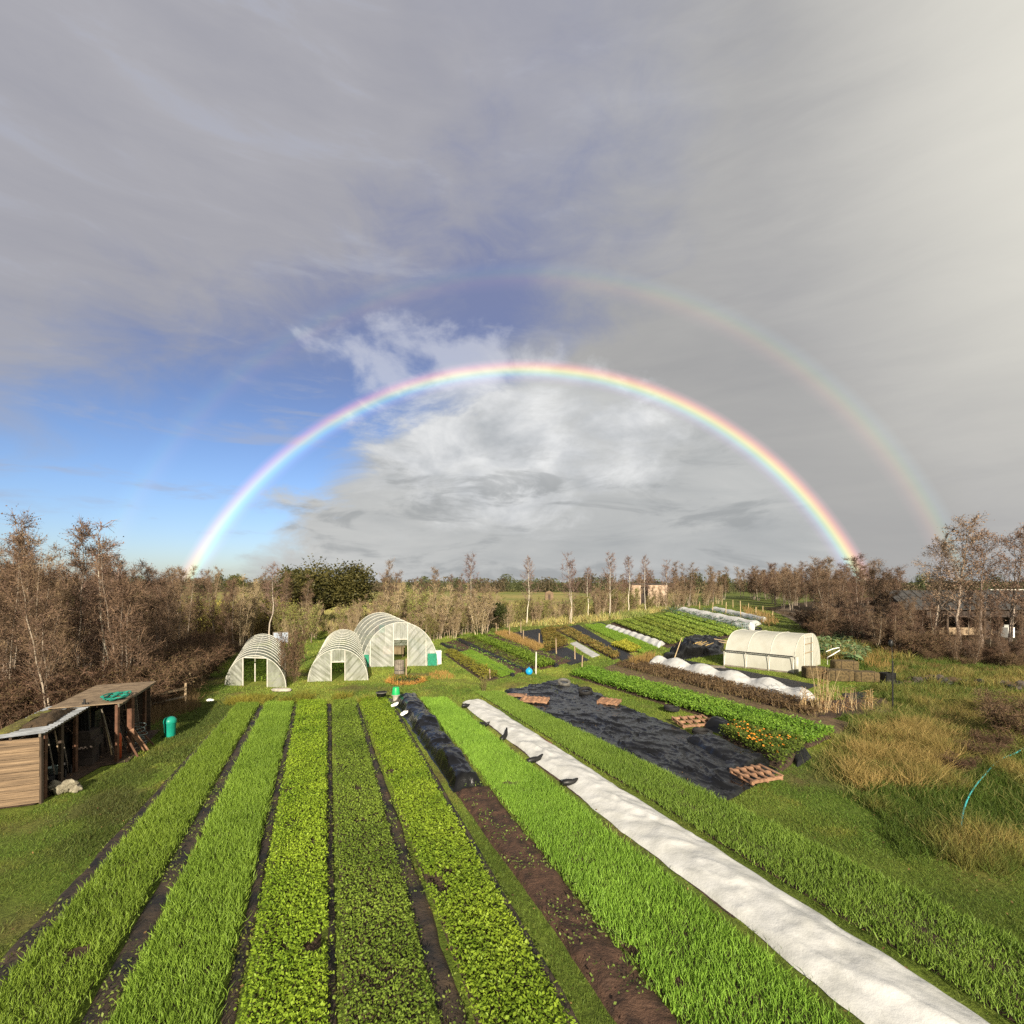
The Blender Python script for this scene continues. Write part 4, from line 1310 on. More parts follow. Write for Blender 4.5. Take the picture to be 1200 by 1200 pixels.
for s_, a_, b_, l_, k, f, lb, n, mt in cl:
    t = thing('box_stack', lb, 'boxes', sh(s_, k, a_, b_, l_, f), R(22))
    zz = 0.036
    for i in range(n):
        hh = random.uniform(0.22, 0.36)
        MB().box((random.uniform(-.05, .05), random.uniform(-.05, .05), zz + hh / 2), (random.uniform(0.4, 0.6), random.uniform(0.45, 0.65), hh - 0.01), random.uniform(-.2, .2)).build('box', M[mt], t)
        zz += hh
for k in range(9):
    a = sh(shedB, 0.15 + 0.09 * k, axB, bkB, LB, 0.28 + 0.2 * (k % 3))
    o = MB().tube([(0, 0, 0.03), tuple(bkB * random.uniform(0.1, 0.3) + axB * random.uniform(-.3, .3) + Vector((0, 0, random.uniform(1.1, 1.75))))], random.uniform(0.014, 0.03), 6).build('leaning_pole', M[('timber_grey', 'bamboo', 'timber_dark')[k % 3]])
    o.location = a; tag(o, 'thin pole leaning inside the boarded-roof shed', 'pole', 'poles in the far shed')
# fence behind the sheds
fc = thing('rail_fence', 'short broken wooden rail fence at the edge of the left thicket', 'fence', P(217, 827))
b0 = P(217, 827)
for px_, py_, h in ((217, 827, 1.1), (176, 838, 1.25), (222, 815, 1.2), (236, 800, 0.9)):
    q = P(px_, py_) - b0
    MB().tube([q, q + Vector((0.03, 0, h))], 0.055, 7).build('post', M['timber_pale'], fc)
q0 = P(176, 838) - b0; q1 = P(217, 827) - b0; q2 = P(222, 815) - b0; q3 = P(238, 800) - b0
MB().beam(q0 + Vector((0, 0, 0.85)), q1 + Vector((0, 0, 0.85)), 0.05, 0.10).build('rail', M['timber_pale'], fc)
MB().beam(q0 + Vector((0, 0, 0.5)), q1 + Vector((0, 0, 0.45)), 0.04, 0.08).build('rail', M['timber_grey'], fc)
MB().beam(q2 + Vector((0, 0, 0.75)), q3 + Vector((0, 0, 1.15)), 0.05, 0.10).build('rail', M['timber_pale'], fc)


# long barn behind the trees on the right
def barn():
    y0 = 55.0; x0 = (1064 - 600) * y0 / F; x1 = x0 + 24
    b = thing('barn', 'long dark open barn with grey roof behind the right trees', 'barn', (x0, y0, 0))
    zE = CH - (713 - HZ) * y0 / F; zR = zE + 1.9
    Wd = 5.0; L = x1 - x0
    m = MB(); m.add([(-0.6, -0.5, zE), (L, -0.5, zE), (L, Wd / 2, zR), (-0.6, Wd / 2, zR)], [(0, 1, 2, 3)])
    m.add([(-0.6, -0.5, zE - 0.12), (L, -0.5, zE - 0.12), (L, Wd / 2, zR - 0.12), (-0.6, Wd / 2, zR - 0.12)], [(3, 2, 1, 0)])
    m.add([(-0.6, -0.5, zE - 0.12), (L, -0.5, zE - 0.12), (L, -0.5, zE), (-0.6, -0.5, zE), (-0.6, Wd / 2, zR - 0.12), (-0.6, Wd / 2, zR)], [(0, 1, 2, 3), (0, 3, 5, 4)])
    m.build('roof_front', M['slate'], b)
    m = MB(); m.add([(-0.6, Wd + 0.5, zE), (L, Wd + 0.5, zE), (L, Wd / 2 + 0.01, zR), (-0.6, Wd / 2 + 0.01, zR)], [(3, 2, 1, 0)]); m.build('roof_rear', M['slate'], b)
    for i in range(24):
        MB().beam((i * 1.0 + 0.2, -0.45, zE + 0.06), (i * 1.0 + 0.2, Wd / 2 - 0.05, zR + 0.05), 0.04, 0.05).build('roof_batten', M['slate'], b)
    MB().beam((11, Wd / 2, zR + 0.08), (L, Wd / 2, zR + 0.08), 0.4, 0.1).build('ridge_strip', M['white_paint'], b)
    MB().box((L / 2, Wd, zE / 2), (L, 0.15, zE)).build('rear_wall', M['barn_wall'], b)
    g = MB(); g.add([(0, 0, 0), (0, Wd, 0), (0, Wd, zE), (0, Wd / 2, zR - 0.15), (0, 0, zE)], [(0, 1, 2, 3, 4)]); g.build('gable_wall', M['barn_wall'], b)
    for i in range(7):
        MB().beam((0.15 + i * 4, -0.05, 0), (0.15 + i * 4, -0.05, zE - 0.1), 0.22, 0.22).build('post', M['white_paint' if i == 0 else 'timber_dark'], b)
    MB().box((4.0 + 4.5, 0.1, 0.9), (1.0, 0.1, 1.8)).build('dark_door', M['barn_wall'], b)
    MB().box((L / 2 + 1, 0.0, zE - 0.55), (L - 2, 0.1, 0.75)).build('fascia', M['barn_wall'], b)
    st = thing('timber_stack', 'sunlit yellow stack of sawn boards inside the barn', 'timber', (x0 + 6.0, y0 + 0.6, 0))
    for k in range(6):
        MB().box((random.uniform(-.1, .1), 0, 0.85 + 0.13 * k - 0.5), (6.5, 0.9, 0.11)).build('board', M['timber_pale'], st)
    w = thing('white_sack', 'white bag standing among the posts of the barn', 'bag', (x0 + 11.2, y0 + 0.5, 0))
    MB().box((0, 0, 0.55), (0.9, 0.7, 1.1), 0.2).box((0.1, 0, 1.2), (0.6, 0.5, 0.3), 0.4).build('bag', M['white_plastic'], w)
    return b


barn()

# small wooden hut in the far field, brick shed behind the birches
p = P(643.5, 703)
hut = thing('field_hut', 'small orange-brown wooden hut alone in the far field', 'hut', (p.x, p.y, 0))
for i in range(6):
    MB().box((0, 0, 0.2 + i * 0.38), (2.7, 2.2, 0.35)).build('plank', M['timber_shed'], hut)
m = MB(); m.add([(-1.5, -1.3, 2.35), (1.5, -1.3, 2.35), (1.5, 1.3, 2.35), (-1.5, 1.3, 2.35), (0, -1.3, 3.1), (0, 1.3, 3.1)], [(0, 1, 4), (2, 3, 5), (0, 4, 5, 3), (1, 2, 5, 4), (0, 3, 2, 1)])
m.build('roof', M['timber_shed'], hut)
MB().box((0, -1.14, 0.95), (0.8, 0.06, 1.8)).build('door', M['timber_dark'], hut)
p = P(761, 711)
bs = thing('brick_shed', 'weathered pale shed with flat roof and dark doorway behind the birches', 'shed', (p.x, p.y, 0))
zt = CH - (685 - HZ) * p.y / F; k = p.y / F
for a, b_ in ((-21, -10), (-2, 10), (10, 21)):
    MB().box(((a + b_) / 2 * k, 0, zt / 2), ((b_ - a) * k - 0.04, 0.3, zt)).build('wall_panel', M['brick'], bs)
MB().box((-6 * k, 0.6, zt / 2), (8 * k, 0.2, zt)).build('doorway', M['barn_wall'], bs)
MB().box((-6 * k, 0.0, zt - 0.3), (8 * k, 0.3, 0.6)).build('lintel', M['timber_dark'], bs)
MB().box((0, 1.8, zt + 0.12), (43.5 * k, 4.6, 0.22)).build('roof', M['slate'], bs)
MB().box((0, 3.8, zt / 2), (42 * k, 0.2, zt)).build('rear_wall', M['brick'], bs)


# ------------------------------------------------------------------ beds and crops
def quad(pxs):
    return [P(a, b) for a, b in pxs]      # near left, near right, far right, far left


def bil(Q, u, v):
    a, b, c, d = [np.array([q.x, q.y]) for q in Q]
    u = np.asarray(u)[:, None]; v = np.asarray(v)[:, None]
    return (a * (1 - u) + b * u) * (1 - v) + (d * (1 - u) + c * u) * v


def qlen(Q):
    return ((Q[0] + Q[1]) / 2 - (Q[2] + Q[3]) / 2).length


def qwid(Q):
    return (((Q[0] - Q[1]).length) + ((Q[2] - Q[3]).length)) / 2


def mound(Q, h, step=0.12, rough=0.05, seed=1, edge=0.12, z0=-0.04, prof=4, wavy=0.06, fs=2.2, ridge=0.0):
    nu = max(6, int(qwid(Q) / step)); nv = max(6, int(qlen(Q) / step))
    nu = min(nu, 110); nv = min(nv, 420)
    uu, vv = np.meshgrid(np.linspace(0, 1, nu + 1), np.linspace(0, 1, nv + 1))
    u = uu.ravel(); v = vv.ravel()
    xy = bil(Q, u, v)
    wob = (fbm(xy[:, 0] * 1.3, xy[:, 1] * 1.3, seed + 5) - 0.5) * 2 * wavy
    xy = bil(Q, u + wob * (np.abs(u - 0.5) * 2) / max(qwid(Q), 0.3), v + (fbm(xy[:, 0] * 1.7, xy[:, 1] * 1.7, seed + 15) - 0.5) * 2 * wavy / max(qlen(Q), 1))
    e = np.minimum(np.minimum(u, 1 - u) * qwid(Q), np.minimum(v, 1 - v) * qlen(Q))
    k = np.clip(e / edge, 0, 1); k = k * k * (3 - 2 * k)
    pu = 1 - np.abs(2 * u - 1) ** prof
    n = fbm(xy[:, 0] * fs, xy[:, 1] * fs, seed, 5) - 0.5
    n2 = fbm(xy[:, 0] * fs * 3, xy[:, 1] * fs * 3, seed + 3, 3) - 0.5
    if ridge:
        n = (vnoise(xy[:, 0] * fs * 0.6, xy[:, 1] * fs * 0.6, seed) - 0.5) * 0.8; n2 = n2 * 0.15
        for sc_, am in ((0.55, 1.0), (1.3, 0.55), (3.1, 0.28)):
            r1 = np.abs(vnoise(xy[:, 0] * fs * sc_ + n * 2.0 + 3, xy[:, 1] * fs * sc_ * 0.7 + n, seed + 40) - 0.5) * 2
            r2 = np.abs(vnoise((xy[:, 0] * 0.5 - xy[:, 1]) * fs * sc_ * 0.35, (xy[:, 1] * 0.5 + xy[:, 0]) * fs * sc_ * 1.4 + n * 2, seed + 50) - 0.5) * 2
            n = n + ridge * am * (np.clip(1 - r1 * 3, 0, 1) + np.clip(1 - r2 * 3, 0, 1))
    z = z0 + k * (h * (0.35 + 0.65 * pu) - z0 + (n * 1.4 + n2 * 0.5) * rough)
    z = np.where(k > 0.3, np.maximum(z, 0.03), z)
    V = np.column_stack([xy, z])
    w = nu + 1
    i = (np.arange(nu)[None, :] + np.arange(nv)[:, None] * w).ravel()
    return V, np.stack([i, i + 1, i + 1 + w, i + w], 1)


def cropmesh(kind, Q, dens, h, c1, c2, seed, size=0.08, ulo=0.0, uhi=1.0, base=0.1, patch=0.35, gap=0.0):
    rg = np.random.default_rng(seed)
    n = int(dens * qlen(Q) * qwid(Q) * (uhi - ulo))
    u = rg.uniform(ulo, uhi, n) + rg.normal(0, 0.035, n); v = rg.uniform(0, 1, n)
    xy = bil(Q, u, v)
    if gap > 0:
        kp = fbm(xy[:, 0] * 1.6, xy[:, 1] * 1.6, seed + 70) > gap
        xy = xy[kp]; n = len(xy)
    pn = fbm(xy[:, 0] * 1.1, xy[:, 1] * 1.1, seed + 2)
    cm = np.clip(rg.uniform(0, 1, n) * (1 - patch) + (pn - 0.25) * 2 * patch, 0, 1)[:, None]
    c = np.array(c1) * (1 - cm) + np.array(c2) * cm
    hh = h * (0.65 + 0.7 * fbm(xy[:, 0] * 2.3, xy[:, 1] * 2.3, seed + 8))
    if kind == 'blade':
        B = np.column_stack([xy, np.full(n, base - 0.02)])
        T = B + np.column_stack([rg.normal(0, 0.35, n) * hh, rg.normal(0, 0.35, n) * hh, hh * rg.uniform(0.6, 1.25, n)])
        V, Tr = ribbons(B, T, np.full(n, size / 2), 0.10, rg)
        return V, Tr, np.repeat(c, 5, 0)
    z = base + hh * rg.uniform(0.05, 1.0, n) ** 0.6
    V, Tr = leaves(np.column_stack([xy, z]), size * rg.uniform(0.6, 1.4, n), rg, 0.45)
    return V, Tr, np.repeat(c, 4, 0)


bedno = [0]


def bed(label, pxs, crop=None, soil='soil', h=0.10, rough=0.05, name='vegetable_bed', cat='bed', extra=None, step=0.14, grp=None):
    bedno[0] += 1
    Q = quad(pxs)
    t = thing(name, label, cat, (0, 0, 0), 0, grp)
    o0 = (Q[0] + Q[1] + Q[2] + Q[3]) / 4
    t.location = (o0.x, o0.y, 0)
    V, Fq = mound(Q, h, step, rough, bedno[0] * 3)
    V[:, 0] -= o0.x; V[:, 1] -= o0.y
    obj('soil', mesh_np('soil', V, Fq, True), M[soil], t)
    for nm, args in ([('foliage', crop)] if crop else []) + (extra or []):
        V, T, C = cropmesh(args[0], Q, *args[1:5], seed=bedno[0] * 11 + len(nm), **(args[5] if len(args) > 5 else {}))
        V[:, 0] -= o0.x; V[:, 1] -= o0.y
        o = obj(nm, mesh_np(nm, V, T, False, C), M['leaf'], t)
        o['kind'] = 'stuff'
    EXC.append([(q.x, q.y) for q in Q])
    return t, Q


# colours of leaf crops
G_MID = ((0.105, 0.185, 0.020), (0.260, 0.395, 0.050))
G_YEL = ((0.125, 0.225, 0.014), (0.325, 0.450, 0.036))
G_DRK = ((0.022, 0.075, 0.010), (0.075, 0.170, 0.020))
G_BRT = ((0.085, 0.175, 0.014), (0.215, 0.330, 0.040))


def ext(x0, y0, x1, y1, y):
    """x on the line through the two picture points at row y"""
    return x0 + (x1 - x0) * (y - y0) / (y1 - y0)


YB = 1235.0


def strip(nb, xlb, xrb, xlt, xrt, yt, yb=None):
    """picture quad of a bed whose edges cross row 920 at xlb, xrb and row yt at xlt, xrt"""
    yb = yb or YB
    return [(ext(xlt, yt, xlb, 920, yb), yb), (ext(xrt, yt, xrb, 920, yb), yb), (xrt, yt), (xlt, yt)]


bed('grassy green manure bed nearest the tool shed', strip(0, 203, 249, 279, 303, 827), ('blade', 1700, 0.15, *G_MID, {'size': 0.018, 'gap': 0.24}))
bed('grassy green bed second from the tool shed, mid green', strip(0, 268, 320, 313, 343, 826), ('blade', 1700, 0.15, *G_MID, {'size': 0.018, 'gap': 0.24}))
bed('yellow-green leafy bed, the brightest, aligned with the middle polytunnel', strip(0, 333, 382, 350, 382, 825), ('leaf', 1700, 0.16, *G_YEL, {'size': 0.055, 'gap': 0.24, 'patch': 0.5}))
bed('dark green bed between the two yellow-green leafy beds', strip(0, 392, 440, 390, 415, 824), ('leaf', 1600, 0.14, *G_MID, {'size': 0.048, 'gap': 0.24, 'patch': 0.5}))
bed('yellow-green leafy bed beside the black covered heap', strip(0, 455, 507, 420, 453, 822), ('leaf', 1600, 0.17, (0.110, 0.205, 0.014), (0.300, 0.420, 0.034), {'size': 0.058, 'gap': 0.24, 'patch': 0.5}))
bed('dark grassy bed between black heap and white fleece row', strip(0, 573, 643, 494, 523, 821), ('blade', 1600, 0.14, *G_MID, {'size': 0.018, 'gap': 0.22}))
bed('straight green grassy strip between white fleece and big black sheet', strip(0, 731, 803, 558, 586, 813), ('blade', 1400, 0.12, (0.095, 0.16, 0.022), (0.225, 0.33, 0.05), {'size': 0.018}))

# black weed sheets in the paths between the beds


def flat(label, pxs, mat, h=0.05, rough=0.04, step=0.10, name='weed_sheet', cat='ground sheet', grp=None, ridge=0.0, fs=2.2, z0=-0.03, edge=0.06, prof=6, wavy=0.05):
    bedno[0] += 1
    Q = quad(pxs); o0 = (Q[0] + Q[1] + Q[2] + Q[3]) / 4
    V, Fq = mound(Q, h, step, rough, bedno[0] * 5, edge, z0, prof, wavy, fs, ridge)
    V[:, 0] -= o0.x; V[:, 1] -= o0.y
    o = obj(name, mesh_np(name, V, Fq, True), M[mat])
    o.location = (o0.x, o0.y, 0)
    EXC.append([(q.x, q.y) for q in Q])
    if mat == 'weed_strip':
        V, T, C = cropmesh('leaf', Q, 260, 0.07, (0.08, 0.12, 0.02), (0.24, 0.28, 0.05), seed=bedno[0], size=0.045, base=0.06, gap=0.52)
        V[:, 0] -= o0.x; V[:, 1] -= o0.y
        w_ = obj('weeds', mesh_np('weeds', V, T, False, C), M['leaf'], o); w_['kind'] = 'stuff'
    return tag(o, label, cat, grp)


flat('narrow black path sheet left of the bed nearest the shed', strip(0, 189, 204, 274, 279, 828), 'weed_strip')
flat('black path sheet between the first and second grassy beds', strip(0, 250, 267, 303, 312, 827), 'weed_strip')
flat('path sheet strewn with soil left of the brightest yellow-green bed', strip(0, 321, 332, 343, 350, 826), 'weed_strip')
flat('black path sheet right of the brightest yellow-green bed', strip(0, 383, 391, 383, 389, 825), 'weed_strip')
flat('wide muddy path sheet left of the yellow-green bed by the heap', strip(0, 441, 454, 416, 420, 824), 'weed_strip')
flat('thin black path sheet left of the black covered heap', strip(0, 508, 518, 454, 461, 823), 'weed_strip')

# black covered heap
flat('long heap of something covered in crumpled black plastic', [(530, 930), (572, 924), (493, 818), (459, 821)], 'black_sheet', 0.36, 0.22, 0.05, 'covered_heap', 'covered heap', None, 0.22, 1.5, -0.02, 0.35, 2.2, 0.10)
bed('dark bare soil bed running from the near end of the black heap', [(745, YB), (830, YB), (573, 921), (531, 928)], ('leaf', 150, 0.10, (0.07, 0.12, 0.02), (0.20, 0.25, 0.05), {'size': 0.05, 'gap': 0.50}), 'soil_wet', 0.10, 0.12, step=0.07)
# fleece covered row in the foreground


def fleece(label, pxs, h, nh, sag, mat='fleece', lay=0.0, name='fleece_row', step=0.10, grp=None, soilm=True, seed=0, flare=0.12):
    Q = quad(pxs); o0 = (Q[0] + Q[1] + Q[2] + Q[3]) / 4
    L = qlen(Q); Wd = qwid(Q)
    t = thing(name, label, 'fleece', (o0.x, o0.y, 0), 0, grp)
    nu = 26; nv = min(320, int(L / step))
    uu, vv = np.meshgrid(np.linspace(0, 1, nu + 1), np.linspace(0, 1, nv + 1))
    u = uu.ravel(); v = vv.ravel()
    xy = bil(Q, u, v)
    ew = (fbm(v * L * 0.8, u * 0 + (u > 0.5) * 7.3, 90 + seed) - 0.5) * 2 * flare
    ed = np.clip((np.abs(u - 0.5) * 2 - 0.75) / 0.25, 0, 1)
    xy = bil(Q, u + np.sign(u - 0.5) * ew * ed / Wd * 1.0, v)
    hoop = np.abs(np.cos(np.pi * v * nh)) ** 1.6
    endf = np.clip(np.minimum(v, 1 - v) * L / (h * 1.1 + 0.05), 0, 1); endf = np.sqrt(endf * (2 - endf))
    ph = np.clip(np.sin(np.pi * u), 0, 1) ** (0.62 + 0.25 * (1 - hoop))
    hh = h * (1 - sag * (1 - hoop)) * endf
    z = 0.015 + hh * ph + (fbm(xy[:, 0] * 2.6, xy[:, 1] * 2.6, 60 + seed) - 0.5) * 0.12 * h * (1 + lay) * ph
    rip = np.sin(v * L * 16 + 3 * np.sin(u * 9)) * 0.010 * (1 - hoop)
    z = z + rip * ph
    if lay > 2:      # loose sheet: diagonal creases
        for sc_, am in ((1.4, 0.05), (3.3, 0.028)):
            r1 = np.abs(vnoise((xy[:, 0] + xy[:, 1] * 0.6) * sc_, (xy[:, 1] - xy[:, 0] * 0.3) * sc_ * 0.4, 81) - 0.5) * 2
            z = z + am * np.clip(1 - r1 * 2.6, 0, 1) * np.clip(ph * 2, 0, 1)
    z = np.maximum(z, 0.012)
    V = np.column_stack([xy, z]); V[:, 0] -= o0.x; V[:, 1] -= o0.y
    w = nu + 1
    i = (np.arange(nu)[None, :] + np.arange(nv)[:, None] * w).ravel()
    obj('cover', mesh_np('cover', V, np.stack([i, i + 1, i + 1 + w, i + w], 1), True), M[mat], t)
    if soilm:
        m = Q[0] - Q[1]; m.normalize()
        Qs = [Q[0] + m * 0.16, Q[1] - m * 0.16, Q[2] - m * 0.16, Q[3] + m * 0.16]
        V, Fq = mound(Qs, 0.03, 0.15, 0.03, 200 + seed); V[:, 0] -= o0.x; V[:, 1] -= o0.y; V[:, 2] -= 0.022
        obj('soil', mesh_np('soil', V, Fq, True), M['soil'], t)
        EXC.append([(q.x, q.y) for q in Qs])
    else:
        EXC.append([(q.x, q.y) for q in Q])
    return t, Q


fl, QF = fleece('long white fleece laid loose over a foreground bed, black weights along it', strip(0, 662, 720, 541, 570, 824), 0.17, 0, 0.0, 'fleece', 3.2, seed=1, step=0.08)
# black weights on it
lab = ['black bag weight at the far left corner of the foreground fleece', 'black bag weight on the left edge of the fleece near its far end', 'upright black bag weight on the left edge halfway along the fleece',
       'big black bag weight on the left edge nearer the camera', 'black bag weight across the near part of the foreground fleece']
for (px_, py_, ln, rz, tilt), lb in zip(((546, 830, 0.42, 0.6, 0.1), (567, 853, 0.55, -0.5, 0.5), (591, 868, 0.5, 1.2, 1.0), (627, 895, 0.62, 0.55, 0.45), (668, 922, 0.5, 0.3, 0.3)), lab):
    q = P(px_, py_)
    m = MB()
    m.tube([(-ln / 2, 0, 0), (-ln * 0.38, 0.02, 0.06), (-ln * 0.05, 0.0, 0.07), (ln * 0.25, -0.02, 0.05 + tilt * 0.1), (ln * 0.5, 0.0, 0.06 + tilt * 0.3)], [0.03, 0.09, 0.10, 0.075, 0.025], 9)
    o = m.build('weight_bag', M['black_plastic'], None, True)
    o.location = (q.x, q.y, 0.07); o.rotation_euler = (0, 0, rz)
    tag(o, lb, 'weight')
lab = ['dark rotten log at the right side of the foreground fleece', 'second dark log on the right side of the fleece, further from the camera', 'brown broken branch on the right side of the fleece']
for (px_, py_, ln, rz, mt), lb in zip(((612, 855, 0.8, -1.0, 'timber_dark'), (590, 841, 0.7, -0.8, 'timber_dark'), (638, 869, 1.0, -1.05, 'timber_red')), lab):
    q = P(px_, py_)
    o = MB().tube([(-ln / 2, 0, 0.05), (-ln / 4, 0.03, 0.06), (0, 0, 0.05), (ln / 4, -0.03, 0.07), (ln / 2, 0, 0.06)], [0.05, 0.06, 0.055, 0.05, 0.03], 8).build('log', M[mt], None, True)
    o.location = (q.x, q.y, 0); o.rotation_euler = (0, 0, rz); tag(o, lb, 'log')

# the big black sheet
flat('very large crumpled black plastic sheet held down by tyres and pallets', [(848, 943), (914, 905), (661, 797), (588, 812)], 'black_sheet', 0.05, 0.055, 0.05, 'plastic_sheet', 'plastic sheet', None, 0.7, 1.5, -0.02, 0.10, 8, 0.12)
flat('shiny black plastic fold raised along the near right of the big sheet', [(872, 912), (908, 893), (832, 864), (800, 868)], 'black_sheet', 0.20, 0.11, 0.05, 'plastic_sheet', 'plastic sheet', None, 0.4, 1.8, 0.0, 0.25, 3, 0.08)
flat('small black plastic bundle beside the leaning crate frame', [(850, 862), (866, 854), (838, 847), (822, 853)], 'black_sheet', 0.30, 0.15, 0.06, 'plastic_bundle', 'plastic sheet', None, 0.3, 2.0, 0.0, 0.25, 3, 0.05)
flat('black sheet patch at the right end of the marigold bed', [(934, 900), (952, 888), (943, 876), (925, 884)], 'woven_sheet', 0.10, 0.08, 0.08, 'weed_sheet', 'ground sheet')


def tyre(label, px_, py_, r=0.33, tilt=(0, 0), z=0.14, mat='rubber'):
    p = P(px_, py_)
    t = thing('tyre', label, 'tyre', (p.x, p.y, z), random.uniform(0, 6))
    t.rotation_euler = (tilt[0], tilt[1], 0)
    w = 0.19; prof = []
    for a in range(13):
        th = a / 12 * math.tau
        prof.append((r * 0.80 + r * 0.21 * math.cos(th), (w / 2) * math.copysign(abs(math.sin(th)) ** 0.7, math.sin(th))))
    tb = MB().lathe(prof, 28).build('body', M[mat], t, True)
    m = MB()
    for k in range(36):
        a = k / 36 * math.tau
        for s_ in (-1, 1):
            m.box((math.cos(a + s_ * 0.04) * r * 1.012, math.sin(a + s_ * 0.04) * r * 1.012, s_ * 0.038), (0.02, 0.034, 0.06), a)
    m.build('tread', M[mat], tb)
    return t


pm('rubber_grey', (0.12, 0.115, 0.10), (0.06, 0.057, 0.05), 6, 0.8)  # far tyre's sunlit look put into the colour; pot rim shares it
tyre('tyre in painted sunlit grey standing on the far end of the big black sheet', 661, 804, 0.36, (0.35, 0.1), 0.22, 'rubber_grey')
tyre('half covered tyre near the far right edge of the big black sheet', 686, 814, 0.36, (0.3, -0.1), 0.2)
tyre('black tyre in the middle left of the big black sheet', 823, 864, 0.36, (0.05, 0.05), 0.20)
tyre('black tyre on the rough grass right of the straw bales', 1048, 803, 0.40, (0.1, 0), 0.14)
tyre('dark tyre lying near the edge of the big sheet by the leafy row', 787, 835, 0.34, (0, 0.1), 0.2)


def pallet(label, px_, py_, L, Wd, rz, mat, nsl=6, tilt=0.06):
    p = P(px_, py_)
    t = thing('pallet', label, 'pallet', (p.x, p.y, 0.13), rz)
    t.rotation_euler = (tilt, 0, rz)
    for k in range(3):
        MB().box((0, (k - 1) * Wd * 0.44, 0.05), (L, 0.07, 0.09)).build('bearer', mat, t)
    for k in range(nsl):
        MB().box(((k / (nsl - 1) - 0.5) * L * 0.94 + random.uniform(-.01, .01), 0, 0.11), (0.085, Wd * random.uniform(0.94, 1.04), 0.022), random.uniform(-.03, .03)).build('slat', mat, t)
    for k in range(3):
        MB().box(((k / 2 - 0.5) * L * 0.92, 0, -0.008), (0.085, Wd, 0.022)).build('bottom_slat', mat, t)
    return t


pallet('red-brown wooden pallet at the far left of the big black sheet', 627, 824, 1.35, 0.8, -0.25, M['pallet_wood'])
pallet('small red-brown pallet near the far right edge of the big sheet', 714, 826, 1.0, 0.8, -0.5, M['pallet_wood'], 5)
pallet('rickety open crate frame leaning by the leafy green row', 812, 850, 1.5, 0.9, 0.25, M['pallet_wood'], 5, 0.15)
pallet('pallet at the near right corner of the big black sheet', 886, 914, 1.2, 0.9, 0.35, M['pallet_wood'], 5)
p = P(603, 817)
t = thing('board_pile', 'flat reddish boards lying at the far left corner of the big black sheet', 'boards', (p.x, p.y, 0.06), -0.05)
for k in range(4):
    MB().box((0, (k - 1.5) * 0.15, 0.05 + 0.01 * (k % 2)), (1.2 + 0.1 * (k % 2), 0.13, 0.03), random.uniform(-.03, .03)).build('board', M['pallet_wood'], t)

# leafy row right of the big sheet, marigolds, brown path, dead row
bed('long bright green leafy row along the right of the big black sheet', [(948, 878), (978, 864), (692, 787), (668, 793)], ('leaf', 1100, 0.34, *G_BRT, {'size': 0.10}), h=0.12)
t, QM = bed('marigold and leaf bed with orange flowers right of the shiny fold', [(918, 905), (945, 880), (862, 858), (842, 864)], ('leaf', 1000, 0.42, (0.05, 0.085, 0.012), (0.16, 0.20, 0.03), {'size': 0.09, 'gap': 0.3}), h=0.12)
rg = np.random.default_rng(91)
fm = MB()
for k in range(110):
    u, v = rg.uniform(0.02, 0.98), rg.uniform(0.12, 1.0)
    if fbm(np.array([u * 3.0]), np.array([v * 5.0]), 4)[0] < 0.42:
        continue
    xy = bil(QM, np.array([u]), np.array([v]))[0]
    c = Vector((xy[0], xy[1], rg.uniform(0.38, 0.55))) - Vector((t.location.x, t.location.y, 0))
    tl = Matrix.Rotation(rg.uniform(0.2, 0.9), 3, 'X') @ Matrix.Rotation(rg.uniform(0, 6), 3, 'Z')
    for q in range(8):
        a = q / 8 * math.tau
        s_ = rg.uniform(0.025, 0.055)
        e = [Vector((0, 0, 0)), Vector((math.cos(a - .35) * s_ * .75, math.sin(a - .35) * s_ * .75, 0.012)), Vector((math.cos(a) * s_, math.sin(a) * s_, 0.0)), Vector((math.cos(a + .35) * s_ * .75, math.sin(a + .35) * s_ * .75, 0.012))]
        fm.add([c + tl @ x for x in e], [(0, 1, 2, 3)])
pm('petal', (0.60, 0.25, 0.02), (0.46, 0.13, 0.012), 3, 0.6)
o = fm.build('flower_heads', M['petal'], t); o['kind'] = 'stuff'
bed('bare brown earth path between leafy row and dead plants', [(985, 862), (1000, 848), (722, 777), (700, 785)], ('blade', 60, 0.10, (0.10, 0.10, 0.03), (0.16, 0.15, 0.04), {'size': 0.02, 'gap': 0.5}), 'earth_path', 0.02, 0.03, 'earth_path', 'path')
bed('row of dead brown plants in front of the scalloped white fleece', [(955, 842), (968, 831), (742, 775), (722, 781)], ('leaf', 260, 0.26, (0.045, 0.028, 0.017), (0.17, 0.105, 0.052), {'size': 0.12, 'gap': 0.36}), 'soil', 0.08, 0.06,
    extra=[('dead_stems', ('blade', 110, 0.3, (0.13, 0.085, 0.045), (0.26, 0.17, 0.09), {'size': 0.02}))])
fleece('scalloped white fleece tunnel running towards the right cream polytunnel', [(945, 827), (957, 819), (776, 775), (757, 779.5)], 0.72, 5, 0.36, 'fleece', 0.2, seed=2, soilm=False, flare=0.05)
flat('black woven sheet strip between scalloped fleece and cream polytunnel', [(938, 812), (960, 803), (800, 773), (786, 777)], 'woven_sheet', 0.06, 0.05)
tyre_lbl = None

